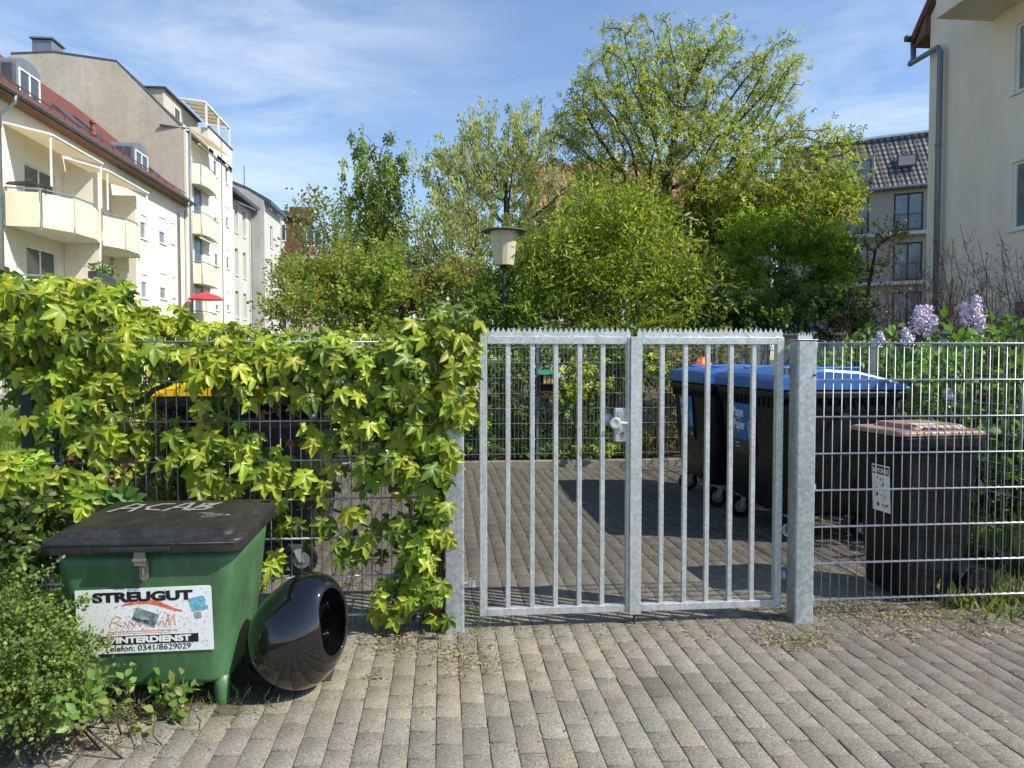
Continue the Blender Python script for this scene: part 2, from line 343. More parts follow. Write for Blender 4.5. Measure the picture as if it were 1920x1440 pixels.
# ================================================================ ground and paving
g = M(); g.poly([(-400,-60,-.035),(400,-60,-.035),(400,700,-.035),(-400,700,-.035)]); tag(g.obj('ground', MT['ground']), kind='structure')
g = M(); g.poly([(-13.2,2.2,-.028),(-2.12,2.2,-.028),(-2.12,45,-.028),(-13.2,45,-.028)]); tag(g.obj('lawn', MT['lawn']), kind='structure')
g = M(); g.box(-1.83, 7, -1.2, 3.94, -.031, -.006); g.box(-2.02, 3.74, 3.94, 9.55, -.031, -.006); tag(g.obj('paving_bed', MT['sand']), kind='structure')
g = M(); g.box(-2.4, -1.74, 1.2, 3.9, -.030, .002); g.box(-1.74, -.5, 3.28, 3.86, -.02, .004); tag(g.obj('soil_bed', MT['soil']), kind='structure')
g = M(); g.box(-2.1, 12, 9.66, 30, -.034, .03); g.box(3.78, 12, 3.95, 9.655, -.034, .012); tag(g.obj('planting_soil', MT['soil']), kind='structure')
g = M(); g.box(-2.05, 3.7, 9.55, 9.66, -.03, .085)
tag(g.obj('kerb', MT['kerb'], bevel=.01), kind='structure')
g = M(); g.box(-13.9, -12.9, 10, 45, -.03, .12); g.box(-13.9, -11.9, 20, 24.5, -.03, .35); tag(g.obj('path', MT['kerb'], bevel=.01), kind='structure')
# pavers as real blocks
e = .0025
tv = []
for (hx, hy, z) in ((.0486, .0966, -.035), (.0486, .0966, -e), (.0486-e, .0966-e, 0)):
    tv += [(-hx,-hy,z),(hx,-hy,z),(hx,hy,z),(-hx,hy,z)]
tf = [(8,9,10,11)]+[(i, (i+1)%4, (i+1)%4+4, i+4) for i in range(4)]+[(i+4, (i+1)%4+4, (i+1)%4+8, i+8) for i in range(4)]
P = []; 
for i in range(-19, 62):
    x = i*.1+.02; ph = (i % 2)*.1+random.uniform(-.01, .01)
    for j in range(-6, 49):
        y = j*.2+ph
        if y < 3.9:
            if x < -1.8 or x > 5.6: continue
            if x < -.75 and y > 3.02: continue
            if x < -1.55 + .0*y and y > 2.2: continue
        elif x < -1.98 or x > 3.7 or y > 9.5: continue
        P.append((x, y))
P = np.array(P); n = len(P)
tip = np.tile([0, 1, 0.], (n, 1))+np.c_[rng.normal(size=n)*.012, np.zeros(n), rng.normal(size=n)*.010]
nor = np.tile([0, 0, 1.], (n, 1))+np.c_[rng.normal(size=(n, 2))*.014, np.zeros(n)]
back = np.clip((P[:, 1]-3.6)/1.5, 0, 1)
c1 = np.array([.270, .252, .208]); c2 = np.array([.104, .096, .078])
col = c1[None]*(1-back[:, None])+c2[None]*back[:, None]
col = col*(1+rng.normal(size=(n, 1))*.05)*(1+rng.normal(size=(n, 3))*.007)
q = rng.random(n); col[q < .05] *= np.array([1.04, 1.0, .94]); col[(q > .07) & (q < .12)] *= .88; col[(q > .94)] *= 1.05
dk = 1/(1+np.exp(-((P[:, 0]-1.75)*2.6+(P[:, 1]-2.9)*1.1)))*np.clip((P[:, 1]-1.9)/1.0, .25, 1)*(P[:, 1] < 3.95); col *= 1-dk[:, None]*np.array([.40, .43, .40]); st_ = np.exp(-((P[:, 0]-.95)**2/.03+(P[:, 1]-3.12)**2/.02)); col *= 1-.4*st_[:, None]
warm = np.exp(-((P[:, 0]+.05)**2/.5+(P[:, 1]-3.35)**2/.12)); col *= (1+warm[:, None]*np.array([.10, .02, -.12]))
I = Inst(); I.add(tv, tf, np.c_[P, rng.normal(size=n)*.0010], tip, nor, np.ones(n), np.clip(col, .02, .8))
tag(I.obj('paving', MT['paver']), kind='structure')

# ================================================================ fences and gate
def mesh_panel(m, p0, p1, z0, z1, rows, rv=.0028, rh=.0042, sp=.05):
    p0 = Vector(p0); p1 = Vector(p1); d = (p1-p0); Ln = d.length; d.normalize(); nn = Vector((d.y, -d.x, 0))
    k = int(Ln/sp)
    for i in range(k+1):
        p = p0+d*(i*sp+.01); m.tube([p+Vector((0, 0, z0)), p+Vector((0, 0, z1))], rv, 6)
    for z in rows:
        for s in (-1, 1):
            q = nn*s*(rv+rh); m.tube([p0+q+Vector((0, 0, z)), p1+q+Vector((0, 0, z))], rh, 6)
rows = [.085+.2*i+(.03 if i == 7 else 0) for i in range(8)]
rows = [.09+.2036*i for i in range(8)]
# right fence
f = thing('wire_mesh_fence', 'bright mesh fence right of the gate, in front of the brown lidded bin', 'fence', (2.05, 3.86, 0))
m = M(); mesh_panel(m, (2.03, 3.87, 0), (4.55, 3.87, 0), .055, 1.525, rows, sp=.0512); m.obj('mesh_panel', MT['wire'], f, smooth=True)
m = M()
for z in (.1, .72, 1.5): m = M(); m.box(1.985, 2.04, 3.845, 3.88, z-.018, z+.018); m.lathe([(.009, 3.83), (.009, 3.848)], (2.02, 0, z), 8, 'Y'); m.obj('clamp', MT['galv2'], f, bevel=.003)
m = M(); m.box(4.55, 4.61, 3.85, 3.93, 0, 1.6); m.obj('post', MT['galv2'], f, bevel=.004)
# left fence
f = thing('wire_mesh_fence', 'grey double rod mesh fence left of the gate overgrown with yellow green creeper', 'fence', (-1, 3.86, 0))
m = M(); mesh_panel(m, (-2.02, 3.87, 0), (-.0, 3.87, 0), .04, 1.535, rows, sp=.0512); m.obj('mesh_panel', MT['wire'], f, smooth=True)
m = M(); m.box(-2.09, -2.03, 3.86, 3.94, 0, 1.6); m.obj('post', MT['pole'], f, bevel=.004)
m = M(); m.box(-.045, -.005, 3.86, 3.90, 0, 1.52); m.obj('rail', MT['twig'], f, bevel=.003)
# back fence
brows = [.17+.2*i for i in range(8)]
f = thing('wire_mesh_fence', 'weathered mesh fence along the rear kerb of the bin yard with bushes behind', 'fence', (.8, 9.62, 0))
m = M(); mesh_panel(m, (-2.05, 9.62, 0), (3.7, 9.62, 0), .13, 1.60, brows, sp=.0505); m.obj('mesh_panel', MT['wiredark'], f)
for x in (-1.2, 1.25, 3.68): m = M(); m.box(x-.02, x+.02, 9.635, 9.695, 0, 1.62); m.obj('post', MT['wiredark'], f, bevel=.003)
f = thing('wire_mesh_fence', 'grey mesh side fence between the bins and the lilac bush', 'fence', (3.74, 6.5, 0))
m = M(); mesh_panel(m, (3.74, 3.93, 0), (3.74, 9.6, 0), .10, 1.57, [.12+.2*i for i in range(8)], sp=.0505); m.obj('mesh_panel', MT['wiredark'], f)
for y in (6.2, 8.6): m = M(); m.box(3.76, 3.82, y-.02, y+.02, 0, 1.6); m.obj('post', MT['wiredark'], f, bevel=.003)
f = thing('wire_mesh_fence', 'mesh side fence buried under the long creeper hedge on the left', 'fence', (-2.06, 6.5, 0))
m = M(); mesh_panel(m, (-2.06, 3.93, 0), (-2.06, 9.6, 0), .10, 1.57, [.12+.2*i for i in range(8)], sp=.0505); m.obj('mesh_panel', MT['wiredark'], f)

def spikes(m, x0, x1, y, z, n=None, h=.026, base=.022):
    n = n or int(round((x1-x0)/.0275)); st = (x1-x0)/n; z0 = z; zt = z+base
    pts = [(x0, y, z0), (x1, y, z0), (x1, y, zt)]
    for i in range(n, 0, -1):
        pts.append((x0+(i-.5)*st, y, zt+h)); pts.append((x0+(i-1)*st, y, zt))
    # split: base strip + triangles for clean faces
    m.box(x0, x1, y, y+.003, z0, zt)
    for i in range(n):
        a = x0+i*st; m.prism([(a+.0005, y, zt), (a+st-.0005, y, zt), (a+st/2+random.uniform(-.0015, .0015), y, zt+h+random.uniform(-.002, .002))], (0, .003, 0))
# gate posts
def gatepost(x0, x1, y0, y1, h, label, sp=False):
    t = thing('gate_post', label, 'gate post', ((x0+x1)/2, (y0+y1)/2, 0))
    m = M(); m.box(x0, x1, y0, y1, -.02, h); m.obj('post', MT['galv2'], t, bevel=.008)
    m = M(); m.box(x0-.004, x1+.004, y0-.004, y1+.004, h+.001, h+.007); m.obj('cap', MT['galv'], t, bevel=.002)
    if sp: m = M(); spikes(m, x0+.012, x1-.012, y0+.03, h+.007, 5, h=.024, base=.016); m.obj('spike_strip', MT['galv'], t)
    return t
pl = gatepost(.008, .108, 3.78, 3.88, 1.50, 'smooth galvanised square gate post half covered by creeper')
pr = gatepost(1.885, 1.99, 3.76, 3.865, 1.525, 'thick mottled galvanised gate post with spikes on its cap', True)
m = M(); m.box(1.93, 1.965, 3.755, 3.759, 1.27, 1.30); 
m = M(); m.lathe([(.006, 3.752), (.006, 3.76)], (1.975, 0, 1.34), 10, 'Y'); m.obj('bolt', MT['rubber'], pr)

def leaf(x0, x1, zb, zt, bars, label, y=3.84, hinge='L', sx=None):
    t = thing('gate_leaf', label, 'gate', (x0, y, 0), group='two leaves of the galvanised gate')
    w_ = .04
    m = M(); m.box(x0, x0+w_, y, y+w_, zb, zt); m.box(x1-w_, x1, y, y+w_, zb, zt)
    m.box(x0+w_, x1-w_, y, y+w_, zt-w_, zt); m.box(x0+w_, x1-w_, y, y+w_, zb, zb+w_)
    for k in range(6):
        xx = x0+.06+k*(x1-x0-.1)/5; m.box(xx-.012, xx+.012, y+.006, y+.014, zt, zt+.006)
    m.obj('frame', MT['galv'], t, bevel=.003)
    for b in bars:
        m = M(); m.box(b-.0125, b+.0125, y+.008, y+.033, zb+w_-.001, zt-w_+.001); m.obj('bar', MT['galv'], t, bevel=.003)
    m = M(); spikes(m, (sx or (x0, x1))[0]+.002, (sx or (x0, x1))[1]-.002, y+.014, zt+.0005); m.obj('spike_strip', MT['galv'], t)
    for z in (.24, 1.36):
        m = M()
        if hinge == 'L': m.tube([(x0-.085, y+.02, z), (x0+.005, y+.02, z)], .007, 8); m.lathe([(.016, z-.018), (.016, z+.018)], (x0-.035, y+.02, 0), 12); m.box(x0-.055, x0-.047, y+.004, y+.036, z-.014, z+.014)
        else: m.tube([(x1-.005, y+.02, z), (x1+.05, y+.02, z)], .007, 8); m.lathe([(.016, z-.018), (.016, z+.018)], (x1+.022, y+.02, 0), 12); m.box(x1+.034, x1+.040, y+.004, y+.036, z-.014, z+.014)
        m.obj('hinge', MT['galv2'], t, smooth=False)
    return t
def bx(px, Y=3.85): return WY(px, 900, Y).x
g1 = leaf(bx(899), bx(1187.5), .066, 1.545, [bx(p) for p in (952.5, 998, 1042, 1086.5, 1129.5)], 'left leaf of the galvanised gate, carrying the lock and round knob', hinge='L', sx=(bx(899), bx(1182)))
g2 = leaf(bx(1188.8), bx(1466), .066, 1.545, [bx(p) for p in (1240.5, 1284, 1326, 1369.5, 1411.5)], 'right leaf of the galvanised gate, in front of the blue lidded containers', hinge='R', sx=(bx(1193), bx(1466)))
# centre stop strip on right leaf
xs = bx(1181)
m = M(); m.box(bx(1180), bx(1201), 3.826, 3.8385, .055, 1.545); m.obj('stop_strip', MT['galv'], g2, bevel=.001)
m = M(); m.tube([(bx(1190), 3.84, -.02), (bx(1190), 3.84, .10)], .007, 8); m.obj('drop_bolt', MT['twig'], g2)
# lock
lx0, lx1 = bx(1152, 3.86), bx(1176, 3.86)
m = M(); m.box(lx0, lx1-.006, 3.845, 3.885, .985, 1.165); lk = m.obj('lock_case', MT['galv'], g1, bevel=.003)
m = M(); m.box(lx0+.012, lx1-.012, 3.842, 3.8455, 1.10, 1.15); m.obj('lock_plate', MT['galv2'], lk, bevel=.002)
kc = (bx(1152, 3.80), 0, 1.09)
m = M(); m.tube([(lx0+.06, 3.822, 1.085), (kc[0], 3.822, 1.09)], .008, 8); m.lathe([(.008, 3.80), (.012, 3.802), (.022, 3.79), (.031, 3.783), (.032, 3.779), (.029, 3.775), (.014, 3.779), (.006, 3.782)], kc, 24, 'Y'); m.obj('knob', MT['galv'], lk, smooth=True)
m = M(); m.tube([(lx0+.06, 3.9, 1.085), (kc[0]-.01, 3.9, 1.09)], .008, 8); m.lathe([(.012, 3.90), (.027, 3.905), (.034, 3.92), (.027, 3.935), (.01, 3.94)], (kc[0]-.015, 0, 1.10), 20, 'Y'); m.obj('knob', MT['galv2'], lk, smooth=True)
m = M(); m.lathe([(.010, 3.838), (.010, 3.846)], (lx0+.042, 0, 1.035), 14, 'Y'); m.box(lx0+.037, lx0+.047, 3.838, 3.846, 1.01, 1.035); m.obj('keyhole', MT['steel'], lk)

# ================================================================ text helper
def text(s, name, mt, parent, loc, ex, ez, size, width=None, bold=0, shear=0, depth=.0006, local=False, font=None):
    cu = bpy.data.curves.new('t', 'FONT'); cu.body = s; cu.size = size; cu.offset = bold; cu.extrude = depth; cu.shear = shear
    cu.align_x = 'LEFT'; cu.resolution_u = 4
    o = bpy.data.objects.new('t', cu); C.objects.link(o); dg = bpy.context.evaluated_depsgraph_get(); dg.update()
    me = bpy.data.meshes.new_from_object(o.evaluated_get(dg)); bpy.data.objects.remove(o)
    xs_ = [v.co.x for v in me.vertices]; x0, x1 = min(xs_), max(xs_); k = width/(x1-x0) if width else 1
    ex = Vector(ex).normalized(); ez = Vector(ez).normalized(); ny = ex.cross(ez); loc = Vector(loc)
    off = Vector((0, 0, 0)) if local or parent is None else OFF[parent.name]
    for v in me.vertices: c = v.co.copy(); v.co = loc+ex*((c.x-x0)*k)+ez*c.y+ny*c.z-off
    me.materials.clear(); me.materials.append(mt)
    ob = bpy.data.objects.new(name, me); C.objects.link(ob); ob.parent = parent; OFF[ob.name] = off
    return ob
def strokes(name, mt, parent, lines, o, ex, ez, w_, proud=.001):
    m = M(); o = Vector(o); ex = Vector(ex).normalized(); ez = Vector(ez).normalized(); ny = ex.cross(ez)
    for ln in lines:
        P_ = [o+ex*a+ez*b+ny*proud for a, b in ln]
        for i in range(len(P_)-1):
            d = (P_[i+1]-P_[i]); 
            if d.length < 1e-6: continue
            s = d.normalized().cross(ny)*w_/2; e_ = d.normalized()*w_*.35
            m.prism([P_[i]-s-e_, P_[i+1]-s+e_, P_[i+1]+s+e_, P_[i]+s-e_], ny*.0004*(1+.3*(i % 3)))
    return m.obj(name, mt, parent)

# ================================================================ grit bin
cx = -1.185; y0, y1 = 3.03, 3.60
gb = thing('grit_bin', 'green grit bin with scuffed black lid and white sign beside the creeper fence', 'grit bin', (cx, 3.3, 0))
cy = 3.31
rings = []
for (z, hx, hy) in ((.095, .27, .20), (.10, .295, .225), (.12, .305, .235), (.40, .335, .262), (.60, .355, .275), (.69, .362, .28)):
    rings.append(rrect(hx, hy, min(.075, hy-.01), z, cx, cy, 6))
m = M(); m.loft(rings); body = m.obj('body', MT['greenpl'], gb, smooth=True)
wn = body.modifiers.new('wn', 'WEIGHTED_NORMAL')
for sx in (-1, 1):
    for sy in (-1, 1):
        m = M(); lx, ly = cx+sx*.265, cy+sy*.185
        m.lathe([(.026, -.01), (.028, 0), (.031, .06), (.034, .12)], (lx, ly, 0), 18); m.obj('leg', MT['greenpl'], gb, smooth=True)
m = M()   # lid: rim + raised, back higher
def tilt(ps, k=.035): return [(p[0], p[1], p[2]+.006+(p[1]-2.99)*k) for p in ps]
lr = [rrect(.380, .312, .05, .655, cx, cy+.0, 6), rrect(.388, .320, .055, .658, cx, cy, 6), rrect(.390, .322, .055, .70, cx, cy, 6), rrect(.382, .314, .05, .708, cx, cy, 6), rrect(.345, .278, .04, .712, cx, cy, 6),
      rrect(.340, .273, .04, .716, cx, cy, 6), rrect(.332, .265, .04, .733, cx, cy, 6), rrect(.30, .235, .04, .737, cx, cy, 6), rrect(.18, .14, .03, .745, cx, cy+.02, 6)]
m.loft([tilt(r) for r in lr]); lid = m.obj('lid', MT['lidpl'], gb, smooth=True); lid.modifiers.new('wn', 'WEIGHTED_NORMAL')
m = M(); m.box(cx-.115, cx+.115, cy-.338, cy-.318, .672, .690); m.obj('handle_strip', MT['blackpl'], lid, bevel=.004)
yf = cy-.277
m = M(); m.box(cx-.025, cx+.018, yf-.045, yf-.030, .615, .672); m.box(cx-.03, cx+.024, yf-.050, yf-.045, .632, .645)
m.prism([(cx-.016+.02*0, yf-.012, .635), (cx+.02, yf-.012, .635)]+[(cx+.002+.018*math.cos(a), yf-.012, .565-.018*math.sin(a)) for a in [math.pi*k/8 for k in range(9)]], (0, -.006, 0))
m.lathe([(.006, yf-.03), (.006, yf-.012)], (cx+.002, 0, .580), 10, 'Y'); m.tube([(cx+.002, yf-.028, .57), (cx+.002, yf-.028, .60)], .004, 6)
m.obj('hasp', MT['steel'], gb, bevel=.0015)
# sign: plane on tapered front; basis vectors
sx0 = WY(147, 1094, yf-.004); sx1 = WY(391, 1087, yf-.004)
ang = math.atan2(.020, .555)
ex = Vector((math.cos(ang*.25), 0, math.sin(ang*.25))).normalized(); ez = Vector((0, -.072, 1)).normalized(); ez = (ez-ez.dot(ex)*ex).normalized(); nn = ex.cross(ez)
SW = .525; SH = .272
so_ = Vector((WY(148, 1228, 3.06).x, cy-.2475-.010, .0))
so_.z = WY(152, 1228, 3.06).z
# front face y at height z: interpolate half depth
def fy(z): return cy-np.interp(z, [.12, .40, .60, .69], [.235, .262, .275, .28])
so_.y = fy(so_.z)-.004; ez = Vector((0, fy(so_.z+SH)-fy(so_.z), SH)).normalized(); nn = ex.cross(ez)
m = M(); m.prism([so_, so_+ex*SW, so_+ex*(SW-.002)+ez*(SH-.006), so_+ex*(SW-.012)+ez*SH, so_+ez*(SH-.004)], nn*.0015); sign = m.obj('sign', MT['white'], gb)
def SP(a, b, k=.002): return so_+ex*a*SW+ez*b*SH+nn*k
text('STREUGUT', 'lettering', MT['ink'], sign, SP(.125, .80), ex, ez, .052, .385, bold=.0028)
m = M(); a0 = SP(.135, .135, .0018); m.prism([a0, a0+ex*.395, a0+ex*.395+ez*.036, a0+ez*.036], nn*.0008); m.obj('black_band', MT['ink'], sign)
text('WINTERDIENST', 'lettering', MT['white'], sign, SP(.175, .162, .003), ex, ez, .034, .345, bold=.0016)
text('Telefon: 0341/8629029', 'lettering', MT['ink'], sign, SP(.19, .035), ex, ez, .034, .335)
# red swoosh
arc = []; 
for k in range(25):
    q = k/24; a = .33+.45*q; b = .70+.085*math.sin(math.pi*min(1, q*1.0+.12)) - .16*max(0, q-.45)**1.2
    arc.append((a*SW, b*SH, .004+.016*math.sin(math.pi*q)**.8))
m = M()
for k in range(24):
    a_, b_, w1 = arc[k]; c_, d_, w2 = arc[k+1]
    m.prism([so_+ex*a_+ez*(b_-w1/2)+nn*.0018, so_+ex*c_+ez*(d_-w2/2)+nn*.0018, so_+ex*c_+ez*(d_+w2/2)+nn*.0018, so_+ex*a_+ez*(b_+w1/2)+nn*.0018], nn*.0004)
m.obj('red_arc', MT['sred'], sign)
def script(x0, x1, y_, h):
    L_ = []; r_ = random.Random(3)
    L_.append([(x0, y_+.0), (x0+.012, y_+h*1.8), (x0+.03, y_+h*2.3), (x0+.045, y_+h*1.9), (x0+.035, y_+h*1.2), (x0+.012, y_+h*1.0)])
    L_.append([(x0+.02, y_+h), (x0+.05, y_)])
    x = x0+.055; pts = [(x, y_+h*.2)]
    while x < x1-.05:
        pts += [(x+.006, y_+h), (x+.012, y_+h*.3), (x+.016, y_), (x+.022, y_+h*.8)]; x += .024
    pts += [(x1-.035, y_+h*2.4), (x1-.032, y_), (x1-.02, y_+h*1.2), (x1-.012, y_+h*2.2), (x1-.01, y_)]
    L_.append(pts); return L_
o_ = so_+nn*.0012
strokes('script_lettering', MT['pink'], sign, script(.24*SW, .74*SW, .41*SH, .020), o_, ex, ez, .0042, .0009)
m = M(); a0 = SP(.22, .325, .0018); m.prism([a0, a0+ex*.27, a0+ex*.27+ez*.005, a0+ez*.005], nn*.0003); a0 = SP(.22, .30, .0018); m.prism([a0, a0+ex*.23, a0+ex*.23+ez*.0025, a0+ez*.0025], nn*.0003); m.obj('red_underline', MT['pink'], sign)
# grey sticker (plain, tilted)
m = M(); c0 = SP(.505, .545, .0022); q1 = (ex*math.cos(-.40)+ez*math.sin(-.40)); q2 = nn.cross(q1)
m.prism([c0-q1*.046-q2*.028, c0+q1*.046-q2*.028, c0+q1*.046+q2*.028, c0-q1*.046+q2*.028], nn*.0006); stk = m.obj('sticker', MT['photo'], sign)
strokes('dark_line', MT['ink'], stk, [[(-.046, -.016), (.01, -.014)], [(-.046, -.021), (-.01, -.022), (0, -.012), (.012, -.010), (.02, -.018), (0, -.022)]], c0+nn*.0004, q1, q2, .002)
# blue sticker writing
q1 = (ex*math.cos(.16)+ez*math.sin(.16)); q2 = nn.cross(q1)
b0 = SP(.845, .60, .003)
text("MEAT'S", 'lettering', MT['cyan'], sign, b0+q2*.046, q1, q2, .017, .062, bold=.0009)
text('NOT', 'lettering', MT['cyan'], sign, b0+q2*.021+q1*.003, q1, q2, .031, .062, bold=.0026)
text('GREEN', 'lettering', MT['cyan'], sign, b0+q2*.003+q1*.004, q1, q2, .019, .064, bold=.001)
strokes('small_frame', MT['ink'], sign, [[(0, 0), (.022, 0), (.022, .022), (0, .022), (0, 0)], [(.006, .006), (.015, .006)], [(.006, .011), (.016, .011)], [(.007, .016), (.013, .016)]], SP(.875, .50, .002), q1, q2, .0022)
# dirt specks
m = M(); r_ = random.Random(5)
for k in range(520):
    a, b = r_.random(), r_.random()
    if r_.random() < .5: a = .5+.25*r_.gauss(0, 1)*.8; b = .45+.2*r_.gauss(0, 1)
    if not (0.02 < a < .97 and .03 < b < .96): continue
    s = r_.uniform(.0007, .0019); c = SP(a, b, .0032); th = r_.random()*3; d1 = (ex*math.cos(th)+ez*math.sin(th))*s*r_.uniform(1, 2.2); d2 = (ez*math.cos(th)-ex*math.sin(th))*s*.6
    m.poly([c-d1-d2, c+d1-d2, c+d1*.7+d2, c-d1+d2])
m.obj('dirt_specks', MT['ink'], sign)
for (a, b) in ((.02, .77), (.085, .76), (.05, .27)):
    m = M(); c = SP(a, b); m.lathe([(.006, c.y-.003), (.005, c.y)], (c.x, 0, c.z), 10, 'Y'); m.obj('screw', MT['ink'], sign)
# chalky writing on lid
lo = Vector((cx-.20, cy-.02, .743+(cy-2.99)*.035)); lx = Vector((1, 0, 0)); ly = Vector((0, 1, .035)).normalized()
strokes('marker_lettering', MT['chalk'], lid, [[(0.000, .02), (0.060, .16), (0.102, .14), (0.090, .02)], [(0.024, .07), (0.094, .085)], [(0.228, .15), (0.180, .15), (0.138, .10), (0.150, .05), (0.204, .035)],
    [(0.228, .02), (0.282, .15), (0.312, .16), (0.312, .03)], [(0.246, .07), (0.318, .08)], [(0.336, .02), (0.372, .15)], [(0.360, .15), (0.420, .14), (0.402, .10), (0.360, .09), (0.414, .07), (0.396, .03), (0.342, .03)], [(0.324, .03), (0.432, .16)]], lo+Vector((-.06, .01, .008)), lx*1, ly, .017, .003)
strokes('marker_scribble', MT['chalk'], lid, [[(.33, .0), (.37, -.02), (.35, -.005), (.40, -.03), (.37, -.04), (.42, -.03), (.44, -.05), (.41, -.08), (.37, -.085), (.36, -.07), (.39, -.06), (.44, -.03)], [(.35, -.02), (.39, 0)], [(.45, -.06), (.465, -.04), (.46, -.06), (.475, -.05)]], lo+Vector((0, 0, .004)), lx, ly, .0035, .003)
sc_l = [];
for k in range(60):
    x, y = r_.uniform(-.10, .50), r_.uniform(-.22, .2); a = r_.uniform(-.6, .6); l_ = r_.uniform(.01, .06); sc_l.append([(x, y), (x+l_*math.cos(a), y+l_*math.sin(a))])
strokes('scratch', MT['binpl'], lid, sc_l[:1], lo, lx, ly, .001, .003)
# lid lip details
m = M(); m.tube([(-1.555, cy-.322, .70), (-.82, cy-.322, .70)], .0025, 6); m.obj('lid_edge', MT['lidpl'], lid, smooth=True)

# ================================================================ glossy black egg vessel
eg = thing('egg_planter', 'glossy black egg shaped ceramic vessel with oval opening lying beside the green bin', 'vessel', (-.60, 3.22, 0))
ctr = Vector((-.615, 3.215, .262))
A = Vector((.40, -.10, .90)).normalized()         # long axis
CX = Vector((.90, -.1, -.4)); CX = (CX-CX.dot(A)*A).normalized(); BY = A.cross(CX)
OP = Vector((.87, -.46, .26)).normalized(); UPV = Vector((.12, 0, 1)); UPV = (UPV-UPV.dot(OP)*OP).normalized(); B = UPV.cross(OP)
vs = []; rings = []; nU = 72; t0 = rad(29)
def er(q, sc_, dd=0):
    """q 0 at the rim .. 1 at the far pole"""
    r_ = []
    for j in range(nU):
        ph = 2*math.pi*j/nU; rim = t0*(1+.42*abs(math.sin(ph))**2); th = rim+(math.pi-.02-rim)*q+dd
        d = UPV*(math.sin(th)*math.sin(ph))+B*(math.sin(th)*math.cos(ph))+OP*math.cos(th)
        da, db, dc = d.dot(A), d.dot(BY), d.dot(CX); k = 1-.13*da
        rr = 1/math.sqrt((da/.262)**2+(db/(.215*k))**2+(dc/(.205*k))**2); r_.append(ctr+d*rr*sc_)
    return r_
rings = [er(q, 1) for q in np.linspace(1, 0.01, 42)]+[er(0, .996, -.02), er(0, .98, -.045), er(0, .955, -.05), er(0, .93, -.03), er(0, .91, .01)]+[er(q, .90-.74*q**.4) for q in np.linspace(.03, 1, 24)]
zmin = min(v.z for r_ in rings for v in r_); rings = [[Vector((v.x, v.y, v.z-zmin+.002)) for v in r_] for r_ in rings]
m = M(); m.loft(rings); m.obj('shell', MT['gloss'], eg, smooth=True)

